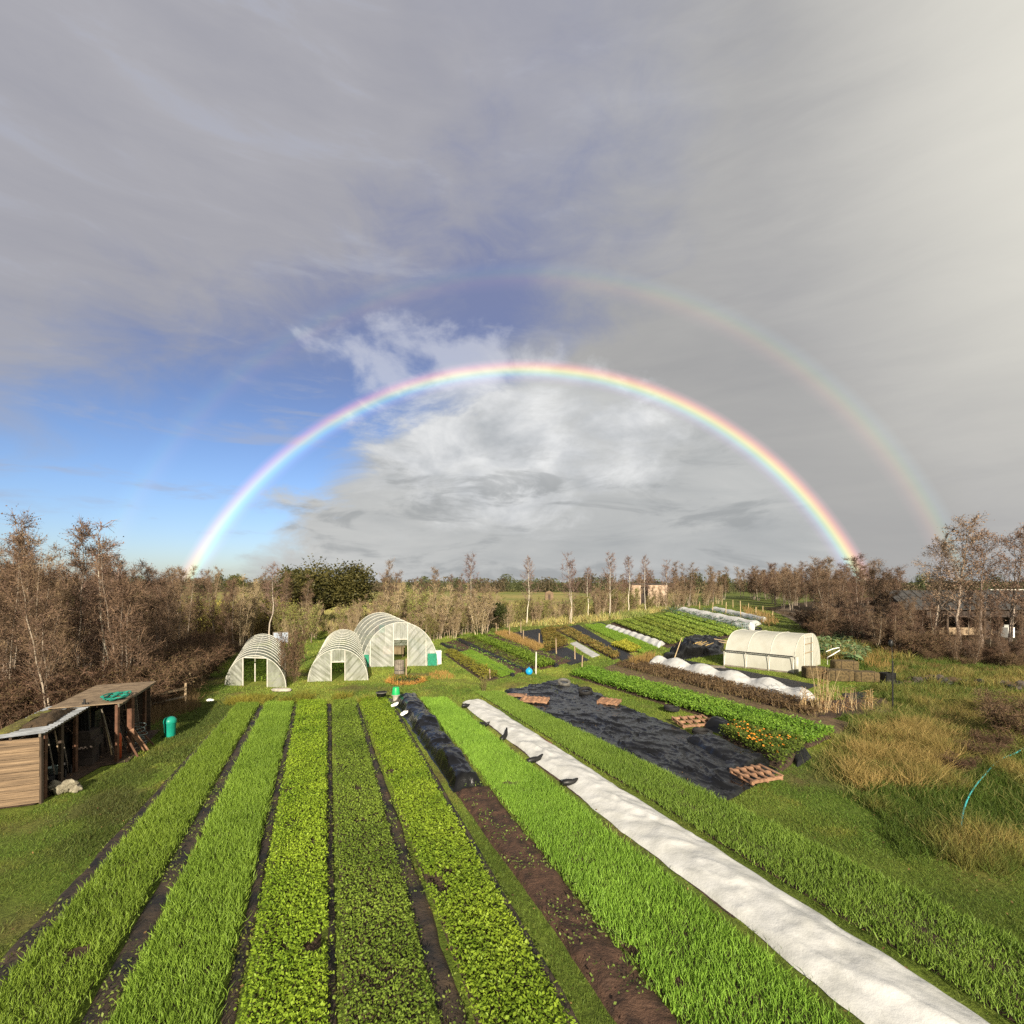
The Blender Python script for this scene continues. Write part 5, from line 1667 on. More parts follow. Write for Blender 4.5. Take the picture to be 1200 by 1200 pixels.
# central plot, left block
Bd = bed
Bd('weedy front bed edge with yellow leaves right of the white box', [(566, 800), (586, 795), (530, 764), (520, 767)], ('leaf', 220, 0.32, (0.10, 0.11, 0.02), (0.26, 0.22, 0.03), {'size': 0.11, 'gap': 0.42}), 'soil', 0.06)
Bd('wedge-shaped short bright green bed near the white box', [(588, 795), (603, 790), (552, 763), (538, 767)], ('blade', 700, 0.14, *G_BRT, {'size': 0.03}), h=0.05)
Bd('dark bare soil bed nearest the tall polytunnel', [(603, 791), (616, 786), (534, 751), (516, 755)], ('leaf', 30, 0.15, *G_MID, {'size': 0.1, 'gap': 0.5}), 'soil_wet', 0.12, 0.08)
Bd('dark soil bed with scattered green weeds', [(617, 787), (632, 782), (552, 748), (539, 750)], ('leaf', 110, 0.2, (0.05, 0.09, 0.012), (0.17, 0.19, 0.03), {'size': 0.11, 'gap': 0.4}), 'soil_wet', 0.12, 0.08)
Bd('leafy green row between two dark soil beds', [(634, 785), (652, 781), (562, 746), (553, 748)], ('leaf', 420, 0.34, *G_BRT, {'size': 0.13, 'gap': 0.3}), 'soil_wet', 0.10)
Bd('dark ploughed bed behind the leafy green row', [(654, 780), (672, 775), (575, 743), (563, 746)], ('leaf', 40, 0.15, *G_MID, {'size': 0.1, 'gap': 0.5}), 'soil_wet', 0.12, 0.08)
flat('thin black strip between the green wedge and the first dark soil bed', [(600.5, 793.5), (604.5, 792), (519.5, 754), (515, 755.5)], 'woven_sheet', 0.16, 0.04, 0.12)
flat('thin black strip between the two dark soil beds', [(614, 788.5), (619, 787), (539, 749), (534, 750.5)], 'woven_sheet', 0.18, 0.04, 0.12)
flat('thin black strip along the leafy green row', [(651, 783), (656, 781), (565, 745), (561, 746)], 'woven_sheet', 0.18, 0.04, 0.12)
Bd('straw-mulched strip with short stakes', [(628, 764), (637, 760), (592, 742), (580, 744)], ('blade', 220, 0.40, (0.20, 0.13, 0.04), (0.40, 0.26, 0.09), {'size': 0.03}), 'earth_path', 0.05)
flat('black sheet behind the straw-mulched strip', [(638, 756), (662, 748), (632, 737), (590, 743)], 'woven_sheet', 0.05, 0.05, 0.16)
flat('black sheet square by the small white ground sheet', [(668, 780), (692, 774), (664, 758), (640, 764)], 'woven_sheet', 0.05, 0.05, 0.16)
Bd('rusty and green mixed crop between two black sheets', [(640, 766), (668, 756), (646, 737), (634, 741)], ('leaf', 200, 0.36, (0.11, 0.13, 0.025), (0.30, 0.21, 0.05), {'size': 0.13, 'gap': 0.48}), 'soil', 0.05)
flat('narrow white ground sheet on the central plot', [(694, 771), (704, 768), (676, 752), (667, 754)], 'fleece_flat', 0.05, 0.04, 0.14, 'fleece_sheet', 'fleece')
Bd('weedy reddish bed left of the long black strip', [(720, 774), (728, 770), (664, 735), (648, 738)], ('leaf', 150, 0.26, (0.10, 0.13, 0.025), (0.32, 0.20, 0.06), {'size': 0.13, 'gap': 0.46}), 'soil', 0.06)
flat('long black woven strip across the central plot', [(729, 775), (745, 770), (678, 732), (663, 735)], 'woven_sheet', 0.06, 0.05, 0.16)
Bd('pale yellow lettuce patch at the near end of the central plot', [(738, 766), (752, 763), (733, 753), (716, 757)], ('leaf', 260, 0.26, (0.28, 0.30, 0.03), (0.50, 0.50, 0.06), {'size': 0.16}), 'soil', 0.05)
Bd('smooth green strip left of the distant fleece row', [(754, 767), (770, 761), (704, 732), (686, 734)], ('blade', 260, 0.20, *G_BRT, {'size': 0.05}), h=0.05)
fleece('scalloped white fleece row in the middle of the far plot', [(771, 760), (780, 755), (717, 734), (707, 737)], 0.46, 9, 0.20, 'fleece', 0.9, seed=3, soilm=False, flare=0.08)
flat('short black sheet beside the far end of the middle fleece row', [(706, 737), (716, 734), (706, 729), (692, 731)], 'woven_sheet', 0.06, 0.05, 0.25)
# far green field rows
sheet('tilled_soil', [(783, 760), (884, 743), (802, 717), (714, 731)], M['soil_wet'], 0.03)
rows = 7
for i in range(rows):
    t0 = i / rows; t1 = (i + 0.66) / rows
    nl = (785 + (880 - 785) * t0, 757 - 15 * t0); nr = (785 + (880 - 785) * t1, 757 - 15 * t1)
    fl_ = (718 + (800 - 718) * t0, 730 - 12 * t0); fr_ = (718 + (800 - 718) * t1, 730 - 12 * t1)
    Bd(['green leafy field row nearest the middle fleece row', 'second green field row from the middle fleece row', 'third green field row from the middle fleece row', 'fourth green field row from the middle fleece row',
        'third green field row counted from the kale', 'second green field row counted from the kale', 'green field row right beside the kale'][i],
       [nl, nr, fr_, fl_], ('leaf', 110, 0.34, (0.11, 0.175, 0.025), (0.30, 0.37, 0.06), {'size': 0.20, 'gap': 0.30}), 'soil', 0.08, grp='green field rows', step=0.4)

# kale: one plant mesh, many plants


def kale_mesh(seed, h, r, c1, c2, nl=16):
    rg = np.random.default_rng(seed)
    V = []; Fq = []; C = []
    for k in range(nl):
        a = k * 2.4 + rg.uniform(-.3, .3); ln = r * rg.uniform(0.7, 1.15); zz = h * (0.25 + 0.6 * k / nl)
        up = rg.uniform(0.2, 0.9); wd = ln * 0.42
        d = np.array([math.cos(a), math.sin(a), 0]); s = np.array([-math.sin(a), math.cos(a), 0])
        base = len(V)
        for q, (t_, w_) in enumerate(((0.12, 0.12), (0.45, 0.9), (0.8, 1.0), (1.05, 0.35))):
            cz = zz + ln * up * t_ - 0.55 * ln * t_ * t_
            for e in (-1, 1):
                V.append(d * ln * t_ + s * e * wd * w_ * 0.5 + np.array([0, 0, cz + rg.normal(0, 0.03) * ln]))
        for q in range(3):
            Fq.append((base + q * 2, base + q * 2 + 1, base + q * 2 + 3, base + q * 2 + 2))
        cm = rg.uniform(0, 1); C += [np.array(c1) * (1 - cm) + np.array(c2) * cm] * 8
    return mesh_np('kale', np.array(V), np.array(Fq), True, np.array(C))


KM = [kale_mesh(700 + k, 0.75, 0.5, (0.035, 0.085, 0.045), (0.13, 0.22, 0.13)) for k in range(3)]
KP = [kale_mesh(720 + k, 0.6, 0.55, (0.09, 0.16, 0.055), (0.24, 0.32, 0.14)) for k in range(3)]
stm = MB().tube([(0, 0, -0.05), (0.01, 0, 0.5)], [0.03, 0.02], 5).mesh('kale_stem')
stm.materials.append(M['bamboo'])


def kales(label, grp, pts, meshes, s0, s1):
    for x, y in pts:
        e = thing('kale_plant', label, 'kale', (x, y, 0.03), random.uniform(0, 6), grp)
        s = random.uniform(s0, s1); e.scale = (s, s, s)
        obj('leaves', random.choice(meshes), M['leaf'], e)
        obj('stem', stm, None, e)


Qk = quad([(868, 743), (890, 737), (790, 714), (772, 717)])
pts = []
for v in np.linspace(0.02, 0.98, 24):
    for u in (0.15, 0.5, 0.85):
        q = bil(Qk, np.array([u + random.uniform(-.1, .1)]), np.array([v]))[0]; pts.append((q[0], q[1]))
kales('blue-green kale plant in the rows left of the far fleece', 'kale beside the far fleece', pts, KM, 0.75, 1.05)
fleece('far long white fleece row bordered by kale', [(879, 737), (893, 731.5), (806, 714), (792, 716)], 0.72, 5, 0.18, 'fleece', 0.9, seed=4, soilm=False, flare=0.1, step=0.3)
Qk = quad([(892, 732), (902, 729.5), (832, 714.5), (820, 716)])
pts = []
for v in np.linspace(0.05, 0.97, 14):
    for u in (0.25, 0.75):
        q = bil(Qk, np.array([u]), np.array([v + random.uniform(-.02, .02)]))[0]; pts.append((q[0], q[1]))
kales('kale plant between the two far fleece rows', 'kale between the far fleece rows', pts, KM, 0.7, 0.95)
fleece('farthest thin white fleece row near the wooden stakes', [(894, 729), (900, 727), (842, 713.5), (832, 714.5)], 0.6, 5, 0.12, 'fleece', 0.9, seed=5, soilm=False, flare=0.1, step=0.3)
pts = scatter(W([(962, 768), (1000, 778), (1018, 772), (1005, 757), (975, 746), (955, 745)]), 66, 0.75, 31)
kales('pale green brassica plant in the patch right of the cream polytunnel', 'brassica patch', pts, KP, 0.9, 1.35)
pts = scatter(W([(990, 748), (1045, 760), (1052, 753), (1000, 742)]), 26, 0.9, 32)
kales('tall dark kale plant along the foot of the right wood', 'dark kale by the wood', pts, KM, 1.1, 1.5)

# crops in the tunnels
for org, wv, av, nm in ((o1, w1, a1, 'low green crop inside the leftmost polytunnel'), (o2, w2, a2, 'bushy crop filling the middle polytunnel')):
    Qt = [org + wv * -0.8 + av * 0.12, org + wv * 0.8 + av * 0.12, org + wv * 0.8 + av * 0.9, org + wv * -0.8 + av * 0.9]
    c0 = (Qt[0] + Qt[2]) / 2
    hh = 0.15 if nm.startswith('low') else 0.85
    V, T, C = cropmesh('leaf', Qt, 200, hh, (0.06, 0.12, 0.015), (0.18, 0.26, 0.03), 44 + int(hh * 10), 0.13, base=0.03)
    V[:, 0] -= c0.x; V[:, 1] -= c0.y
    o = obj('tunnel_crop', mesh_np('tunnel_crop', V, T, False, C), M['leaf']); o.location = (c0.x, c0.y, 0)
    tag(o, nm, 'crop', None, 'stuff')

# ------------------------------------------------------------------ stakes, poles, small things
slab = 'wooden stake standing in the central vegetable plot'
for px_, b_, t_, w in ((581.7, 743, 730, .05), (583.7, 737, 723, .06), (597, 748, 733, .05), (610.5, 742, 728, .05), (613.7, 753, 738, .05), (631.7, 759, 742, .055), (652, 767, 748, .05), (673.8, 773, 757, .05), (682, 782, 768, .045), (574.5, 796, 784, .05)):
    q = P(px_, b_); h = toph(t_, b_)
    o = MB().tube([(0, 0, -0.05), (random.uniform(-.05, .05), 0, h)], [w, w * 0.85], 7).build('stake', M['timber_pale']); o.location = (q.x, q.y, 0)
    tag(o, slab, 'stake', 'stakes in the central plot')
q = P(628, 790); o = MB().tube([(0, 0, -0.05), (0.02, 0, toph(764, 790))], [0.05, 0.045], 8).build('stake', M['white_paint']); o.location = (q.x, q.y, 0)
tag(o, 'thick pale post beside the blue ball', 'post')
slab = 'pale stake in the row along the far fleece beds'
for px_, b_, t_ in ((820, 713.5, 705), (835, 717, 706), (850.6, 719, 705.5), (868, 723, 704), (859, 712, 703), (877, 715, 707), (886, 724.5, 711), (905, 723, 716), (839, 706, 700), (846, 709, 702), (894, 717, 710)):
    q = P(px_, b_); h = toph(t_, b_)
    o = MB().tube([(0, 0, -0.05), (random.uniform(-.12, .12), 0, h)], [0.075, 0.06], 6).build('stake', M['bamboo']); o.location = (q.x, q.y, 0)
    tag(o, slab, 'stake', 'stakes by the far fleece')
q = P(788, 777.5); q2 = P(799, 777.5); h = toph(747, 777.5)
o = MB().tube([(0, 0, -0.05), ((q2 - q).x, 0, h)], [0.035, 0.025], 7).build('leaning_cane', M['bamboo']); o.location = (q.x, q.y, 0)
tag(o, 'leaning pale cane at the far end of the black woven strip', 'cane')
q = P(1046, 831); h = toph(775, 831)
pl = thing('black_pole', 'thin black pole upright at the end of the dry corn stalks', 'pole', (q.x, q.y, 0))
MB().tube([(0, 0, -0.05), (0, 0, h)], 0.035, 8).build('pole', M['black_plastic'], pl)
MB().tube([(0, 0, h), (-0.06, 0, h + 0.95)], [0.012, 0.008], 5).build('tip_rod', M['steel_dark'], pl)
blob((-0.09, 0, h + 0.85), 0.13, 3, 12, (0.8, 0.8, 1.3), 0.4).build('bird_scarer', M['black_plastic'], pl, True)
q = P(620, 791)
bl_ = thing('blue_ball', 'bright blue ball-shaped float at the foot of the pale post', 'ball', (q.x, q.y, 0))
MB().lathe([(0.001, 0.0)] + [(0.23 * math.sin(a / 12 * math.pi), 0.23 - 0.23 * math.cos(a / 12 * math.pi)) for a in range(1, 12)] + [(0.001, 0.46)], 22).build('float', M['blue_plastic'], bl_, True)
MB().lathe([(0.03, 0.45), (0.04, 0.50), (0.02, 0.52), (0.001, 0.52)], 10).build('valve', M['blue_plastic'], bl_)
place('greenscrub', P(567, 811).x, P(567, 811).y, 0.85, 'small grey-green bush at the end of the foreground green strip', None, 'small_bush', 'bush', 0)

# green bucket, black pot, white bags by the heap
q = P(464, 821); t = thing('upturned_bucket', 'bright green bucket turned upside down at the far end of the black heap', 'bucket', (q.x, q.y, 0))
MB().lathe([(0.21, 0.28), (0.20, 0.40), (0.165, 0.66), (0.15, 0.69), (0.001, 0.69)], 22).build('body', M['green_bright'], t, True)
MB().lathe([(0.001, 0.0), (0.15, 0.0), (0.17, 0.28), (0.225, 0.28), (0.225, 0.32)], 22).build('stand', M['stone_pale'], t)
q = P(447, 822); t = thing('plant_pot', 'black pot standing left of the green bucket', 'pot', (q.x, q.y, 0))
MB().lathe([(0.001, 0.0), (0.17, 0.0), (0.24, 0.42), (0.26, 0.43), (0.26, 0.48), (0.225, 0.48), (0.2, 0.4), (0.001, 0.38)], 20).build('body', M['black_plastic'], t, True)
MB().lathe([(0.27, 0.44), (0.275, 0.48), (0.262, 0.485)], 20).build('rim', M['rubber_grey'], t, True)
q = P(454, 824); tag(flat('small black plastic scrap between the pot and the green bucket', [(450, 827), (462, 828), (461, 821), (451, 821)], 'black_sheet', 0.12, 0.1, 0.06, 'plastic_scrap', 'plastic sheet'), None)
for (px_, py_), lb in zip(((463, 833), (474, 845)), ('small white bag on the left side of the heap near its far end', 'small white bag on the left side of the heap, nearer the camera')):
    q = P(px_, py_)
    o = blob((0, 0, 0.0), 0.17, px_, 18, (1.1, 0.8, 0.5), 0.5).build('white_bag', M['white_plastic'], None, True); o.location = (q.x, q.y, 0.34 if px_ > 470 else 0.28)
    o.rotation_euler = (0.2, -0.35, 0.3); tag(o, lb, 'bag')
    m = MB()
# ring-shaped flower bed with straw edging
q = P(476, 799)
rb = thing('ring_bed', 'round flower bed edged with orange straw before the tall polytunnel', 'bed', (q.x, q.y, 0))
rg = np.random.default_rng(5)
n = 1500; a = rg.uniform(0, math.tau, n); r_ = 1.02 + rg.normal(0, 0.09, n)
Bp_ = np.column_stack([np.cos(a) * r_, np.sin(a) * r_ * 0.95, rg.uniform(0, 0.12, n)])
V, T = ribbons(Bp_, Bp_ + rg.normal(0, 0.12, (n, 3)) + np.array([0, 0, 0.06]), np.full(n, 0.012), 0.1, rg)
cm = rg.uniform(0, 1, (n, 1)); o = obj('straw_edge', mesh_np('straw_edge', V, T, False, np.repeat(np.array([0.55, 0.30, 0.08]) * cm + np.array([0.36, 0.18, 0.05]) * (1 - cm), 5, 0)), M['grass_blade'], rb); o['kind'] = 'stuff'
n = 700; a = rg.uniform(0, math.tau, n); r_ = np.sqrt(rg.uniform(0, 0.8, n))
V, T = leaves(np.column_stack([np.cos(a) * r_, np.sin(a) * r_, rg.uniform(0.02, 0.35, n)]), rg.uniform(0.06, 0.13, n), rg, 0.3)
cm = rg.uniform(0, 1, (n, 1)); o = obj('plants', mesh_np('plants', V, T, False, np.repeat(np.array([0.14, 0.17, 0.03]) * cm + np.array([0.05, 0.07, 0.02]) * (1 - cm), 4, 0)), M['leaf'], rb); o['kind'] = 'stuff'
MB().lathe([(1.0, -0.02), (0.9, 0.06), (0.4, 0.10), (0.001, 0.11)], 24).build('soil', M['soil'], rb, True)
EXC.append([(q.x + 1.05 * math.cos(a), q.y + 1.0 * math.sin(a)) for a in np.linspace(0, math.tau, 14, endpoint=False)])
q2 = P(476, 793); o = MB().tube([(0, 0, 0), (0, 0, 1.15)], 0.04, 8).build('stake', M['timber_pale']); o.location = (q2.x, q2.y, 0); tag(o, 'pale stake in the ring-shaped flower bed', 'stake')
q2 = P(468, 789); t = thing('half_barrel', 'weathered brown tub behind the ring-shaped flower bed', 'tub', (q2.x, q2.y, 0))
for k in range(14):
    a = k / 14 * math.tau
    MB().box((0.30 * math.cos(a), 0.30 * math.sin(a), 0.42), (0.04, 0.125, 0.84), a).build('stave', M['timber_grey'], t)
MB().lathe([(0.325, 0.2), (0.33, 0.23), (0.325, 0.26)], 20).build('band', M['steel_dark'], t)
MB().lathe([(0.3, 0.78), (0.001, 0.8)], 16).build('soil', M['soil'], t)


def tuftmesh(name, poly, n, hlo, hhi, c1, c2, seed, w=0.02, lean=0.25, clump=0.0, mat='grass_blade', gapf=0.0, gs=0.8):
    rg = np.random.default_rng(seed)
    xs = [p[0] for p in poly]; ys = [p[1] for p in poly]
    x = rg.uniform(min(xs), max(xs), n * 3); y = rg.uniform(min(ys), max(ys), n * 3)
    k = inpoly(x + (fbm(x, y, seed) - .5) * 1.2, y + (fbm(x, y, seed + 1) - .5) * 1.2, poly)
    if gapf:
        k &= fbm(x * gs, y * gs, seed + 4) > gapf
    x = x[k][:n]; y = y[k][:n]; n = len(x)
    hn = fbm(x * 1.1, y * 1.1, seed + 9)
    h = (hlo + (hhi - hlo) * hn) * rg.uniform(0.6, 1.2, n)
    dirn = fbm(x * 0.7, y * 0.7, seed + 12) * 12
    B = np.column_stack([x, y, np.full(n, -0.02)])
    T = B + np.column_stack([h * (rg.normal(0, lean, n) + 0.3 * lean * np.cos(dirn)), h * (rg.normal(0, lean, n) + 0.3 * lean * np.sin(dirn)), h])
    V, Tr = ribbons(B, T, np.full(n, w / 2) * rg.uniform(.7, 1.3, n), 0.10, rg)
    cm = np.clip(rg.uniform(0, 1, n) * 0.6 + (fbm(x * 0.9, y * 0.9, seed + 21) - 0.25) * 0.8, 0, 1)[:, None]
    return V, Tr, np.repeat(np.array(c1) * (1 - cm) + np.array(c2) * cm, 5, 0)


def tufts(name, label, cat, parts):
    Vs, Ts, Cs = [], [], []; b = 0
    for a in parts:
        V, T, C = tuftmesh(name, *a[:-1], **a[-1])
        Vs.append(V); Ts.append(T + b); Cs.append(C); b += len(V)
    o = obj(name, mesh_np(name, np.concatenate(Vs), np.concatenate(Ts), False, np.concatenate(Cs)), M['grass_blade'])
    return tag(o, label, cat, None, 'stuff')


# straw bales
for (px_, py_, w, hh, z), lb in zip(((959, 796, 1.30, 0.72, 0), (988, 799, 1.50, 0.68, 0), (1018, 800, 1.45, 0.62, 0), (994, 790, 1.5, 0.85, 0)),
                                    ('leftmost brown straw bale beside the cream polytunnel', 'middle brown straw bale of the front row', 'right brown straw bale of the front row', 'pale straw bale lying behind and above the front bales')):
    q = P(px_, py_)
    t = thing('straw_bale', lb, 'straw bale', (q.x, q.y + 0.4, 0), -0.12)

    def fn(u, v, w=w, hh=hh, s=px_):
        th = u * math.tau; ph = math.pi * (v - 0.5)
        sg = lambda a_, e: math.copysign(abs(a_) ** e, a_)
        x = sg(math.cos(th), 0.28) * sg(math.cos(ph), 0.22); y_ = sg(math.sin(th), 0.28) * sg(math.cos(ph), 0.22); z_ = sg(math.sin(ph), 0.25)
        k = 1 + 0.05 * (float(fbm(np.array([x * 4 + s]), np.array([y_ * 4 + z_ * 5]), 3)[0]) - 0.5)
        return Vector((x * w / 2 * k, y_ * 0.42 * k, hh / 2 + z_ * hh / 2 * k))
    o = MB().grid(fn, 40, 16).build('bale', M['straw_bale'], t, True)
    o.location = (0, 0, z)
    for s_ in (-0.25, 0.25):
        MB().tube([(s_ * w, -0.435, z + 0.03), (s_ * w, -0.44, z + hh * 0.5), (s_ * w, -0.435, z + hh - 0.03), (s_ * w, 0.0, z + hh + 0.008)], 0.012, 5).build('twine', M['timber_dark'], o)
# wooden crates and dark things right of the bales
q = P(1040, 800); t = thing('dark_crate', 'black plastic crate at the right end of the straw bales', 'crate', (q.x, q.y, 0), 0.2)
for s_ in (-1, 1):
    MB().box((s_ * 0.33, 0, 0.3), (0.04, 0.5, 0.6)).build('side', M['black_plastic'], t); MB().box((0, s_ * 0.25, 0.3), (0.64, 0.04, 0.6)).build('side', M['black_plastic'], t)
for (px_, py_), lb in zip(((958, 773),), ('white looped pipe sticking out behind the cream polytunnel',)):
    q = P(968, 779)
    m = MB(); m.tube([(0, 0, 0.95), (0.5, 0, 1.15), (0.95, 0, 1.25), (1.0, 0, 1.05), (0.5, 0, 0.75), (0.1, 0, 0.55), (0.1, 0, 0)], 0.035, 8)
    o = m.build('pipe_loop', M['white_plastic'], None, True); o.location = (q.x, q.y, 0); tag(o, lb, 'pipe')

# dry corn stalks: bundles tied upright


def stalks(label, px_, py_, n, h, spread, seed, tie=True):
    q = P(px_, py_); rg = np.random.default_rng(seed)
    t = thing('corn_stalks', label, 'corn stalks', (q.x, q.y, 0))
    m = MB()
    for k in range(n):
        a = rg.uniform(0, 6.28); r_ = spread * rg.uniform(0.2, 1)
        b = Vector((math.cos(a) * r_, math.sin(a) * r_, 0)); hh = h * rg.uniform(0.6, 1.05)
        tp = Vector((b.x * (0.3 if tie else 1.0) + rg.normal(0, 0.05 if tie else 0.20), b.y * 0.3 + rg.normal(0, 0.06), hh))
        m.tube([b, (b + tp) / 2 + Vector((rg.normal(0, .03), 0, 0)), tp], [0.011, 0.009, 0.004], 5, False)
    m.build('stems', M['bamboo'], t)
    A = np.column_stack([rg.normal(0, spread * 0.5, n * 9), rg.normal(0, spread * 0.5, n * 9), rg.uniform(0.05, 0.9, n * 9) * h])
    V, T = ribbons(A, A + np.column_stack([rg.normal(0, 0.16, n * 9), rg.normal(0, 0.16, n * 9), rg.normal(-0.10, 0.16, n * 9)]), np.full(n * 9, 0.013), 0.2, rg)
    V[:, 2] = np.maximum(V[:, 2], 0.02)
    cm = rg.uniform(0, 1, (n * 9, 1))
    o = obj('dry_leaves', mesh_np('dry_leaves', V, T, False, np.repeat(np.array([0.45, 0.30, 0.13]) * cm + np.array([0.24, 0.14, 0.06]) * (1 - cm), 5, 0)), M['grass_blade'], t); o['kind'] = 'stuff'


stalks('tied cone of dry corn stalks at the near end of the scalloped fleece', 942, 833, 10, 1.15, 0.16, 1)
stalks('tall dry corn stalks rising in front of the straw bales', 963, 836, 9, 2.35, 0.22, 2, False)
stalks('tall pair of dry stalks left of the black pole group', 969, 832, 6, 2.0, 0.12, 3, False)
stalks('low tangle of broken corn stalks in the middle of the dry row', 978, 836, 14, 1.2, 0.55, 4, False)
stalks('short clump of dry stalks right of the middle tangle', 998, 833, 9, 1.2, 0.3, 5, False)
stalks('orange tied cone of dry stalks left of the black pole', 1018, 834, 12, 1.15, 0.17, 6)
stalks('thin dry stalks at the left end of the stalk row', 955, 834, 6, 1.0, 0.2, 7, False)
flat('dark bare soil under the dry corn stalks', [(955, 843), (1050, 838), (1040, 818), (958, 822)], 'soil', 0.06, 0.08, 0.15, 'soil_patch', 'soil')
flat('black sheet edge behind the dry corn stalks', [(990, 822), (1022, 819), (1020, 812), (985, 813)], 'woven_sheet', 0.08, 0.08, 0.1)

# black heap of sheets and sticks left of the cream polytunnel
flat('dark rubbish heap under black sheeting left of the cream polytunnel', [(772, 778), (848, 766), (850, 752), (800, 757)], 'black_sheet', 0.55, 0.4, 0.14, 'covered_heap', 'covered heap', None, 0.4, 0.9, -0.02, 0.6, 2.5, 0.2)
q = P(808, 766); t = thing('stick_pile', 'fan of yellow-brown sticks on the dark heap', 'sticks', (q.x, q.y, 0.35), 0.0)
for k in range(26):
    x0 = random.uniform(-1.2, 0.4); y0 = random.uniform(-0.6, 0.8)
    MB().tube([(x0, y0, 0.05), (x0 + random.uniform(0.9, 1.7), y0 + random.uniform(-.2, .6), random.uniform(0.35, 0.75))], [0.022, 0.014], 5).build('stick', M['hay_pale' if k % 3 else 'timber_grey'], t)
q = P(840, 760); t = thing('open_frame', 'pale wooden frame lying on the dark heap against the cream tunnel', 'frame', (q.x, q.y, 0.75), -0.5)
for a, b in (((-0.8, 0, 0), (0.8, 0, -0.2)), ((-0.8, 0.7, 0.1), (0.8, 0.7, -0.1)), ((-0.8, 0, 0), (-0.8, 0.7, 0.1)), ((0.8, 0, -0.2), (0.8, 0.7, -0.1))):
    MB().beam(a, b, 0.07, 0.07).build('rail', M['timber_pale'], t)
q = P(835, 783); t = thing('board_pile', 'grey boards lying on the grass left of the cream polytunnel', 'boards', (q.x, q.y, 0.02), -0.2)
for k in range(3):
    MB().box((0, k * 0.2, 0.04 + 0.02 * k), (1.7, 0.16, 0.04), random.uniform(-.1, .1)).build('board', M['timber_grey'], t)
# wire cage and white sheet at the near end of the far fleece
q = P(871, 740); t = thing('wire_cage', 'grey wire mesh cage at the near end of the far fleece row', 'cage', (q.x, q.y, 0), -0.2)
for k in range(7):
    MB().beam((-0.7 + k * 0.233, 0, 0), (-0.7 + k * 0.233, 0, 1.0), 0.03, 0.03).build('bar', M['wire'], t)
for z in (0.05, 0.35, 0.65, 0.98):
    MB().beam((-0.72, 0.0, z), (0.72, 0.0, z), 0.03, 0.03).build('bar', M['wire'], t)
q = P(880.5, 740); o = blob((0, 0, 0.45), 0.55, 9, 18, (0.75, 0.7, 1.1), 0.4).build('white_bag', M['fleece'], None, True); o.location = (q.x, q.y, 0); tag(o, 'white bag of fleece beside the wire cage', 'bag')
tyre('black tyre pile piece right of the white bag by the far fleece', 888, 739, 0.5, (0.3, 0), 0.25)

# dark rubble right of the tyre on the rough grass
for k, ((px_, py_, n, w), lb) in enumerate(zip(((1085, 802, 26, 2.6), (1112, 803, 20, 2.2), (1180, 808, 16, 1.6)), ('dark heap of rubbish right of the lone tyre', 'brown rubble heap further right of the lone tyre', 'low brown heap at the right edge of the rough grass'))):
    q = P(px_, py_); t = thing('rubble_heap', lb, 'heap', (q.x, q.y, 0))
    for i in range(n):
        blob((random.gauss(0, w * 0.3), random.gauss(0, 0.3), random.uniform(0.05, 0.3)), random.uniform(0.14, 0.3), i + 7 * k, 10, (1.2, 0.9, 0.8), 0.7).build('lump', M[('rubble', 'black_plastic', 'dead_leaf_mat')[i % 3]], t, False)
# turquoise hose
pts = [P(a, b, 0.03) for a, b in ((1126, 975), (1129, 955), (1135, 938), (1145, 922), (1158, 907), (1167, 897), (1178, 890.5), (1190, 885.5), (1206, 876), (1225, 868))]
sm = []
for i in range(len(pts) - 1):
    p0 = pts[max(i - 1, 0)]; p1 = pts[i]; p2 = pts[i + 1]; p3 = pts[min(i + 2, len(pts) - 1)]
    for k in range(8):
        t_ = k / 8
        sm.append(0.5 * ((2 * p1) + (-p0 + p2) * t_ + (2 * p0 - 5 * p1 + 4 * p2 - p3) * t_ ** 2 + (-p0 + 3 * p1 - 3 * p2 + p3) * t_ ** 3) + Vector((0, 0, 0.09)))
EXC.append([(p_.x - 0.45, p_.y - 0.25) for p_ in sm] + [(p_.x + 0.3, p_.y + 0.25) for p_ in reversed(sm)])
tag(MB().tube(sm, 0.02, 7).build('garden_hose', M['hose'], None, True), 'turquoise garden hose curving over the grass at the right edge', 'hose')
# brush heap at the right edge
for (px_, py_, h), lb in zip(((1195, 868, 1.8), (1178, 846, 1.5), (1165, 880, 0.9), (1120, 905, 0.7), (1145, 890, 0.8)),
                             ('tall brown brush heap at the right edge of the picture', 'brown brush heap behind the one at the right edge', 'low dead bramble before the brush heap', 'dead bramble patch right of the golden grass', 'dead bramble clump between golden grass and hose')):
    q = P(px_, py_); place('bramble', q.x, q.y, h * 0.75, lb, None, 'brush_heap', 'bramble', sx=1.1)
# stones and litter by the leftmost tunnel
q = P(330, 810); o = blob((0, 0, 0.06), 0.4, 31, 16, (1.5, 0.7, 0.35), 0.3).build('stone_slab', M['stone_pale'], None, True); o.location = (q.x, q.y, 0); tag(o, 'flat pale stone before the leftmost polytunnel', 'stone')
q = P(246, 822); o = blob((0, 0, 0.05), 0.13, 33, 14, (1.4, 0.8, 0.6), 0.7).build('white_bag', M['white_plastic'], None, True); o.location = (q.x, q.y, 0); tag(o, 'small white rubbish bag at the thicket edge by the fence', 'bag')

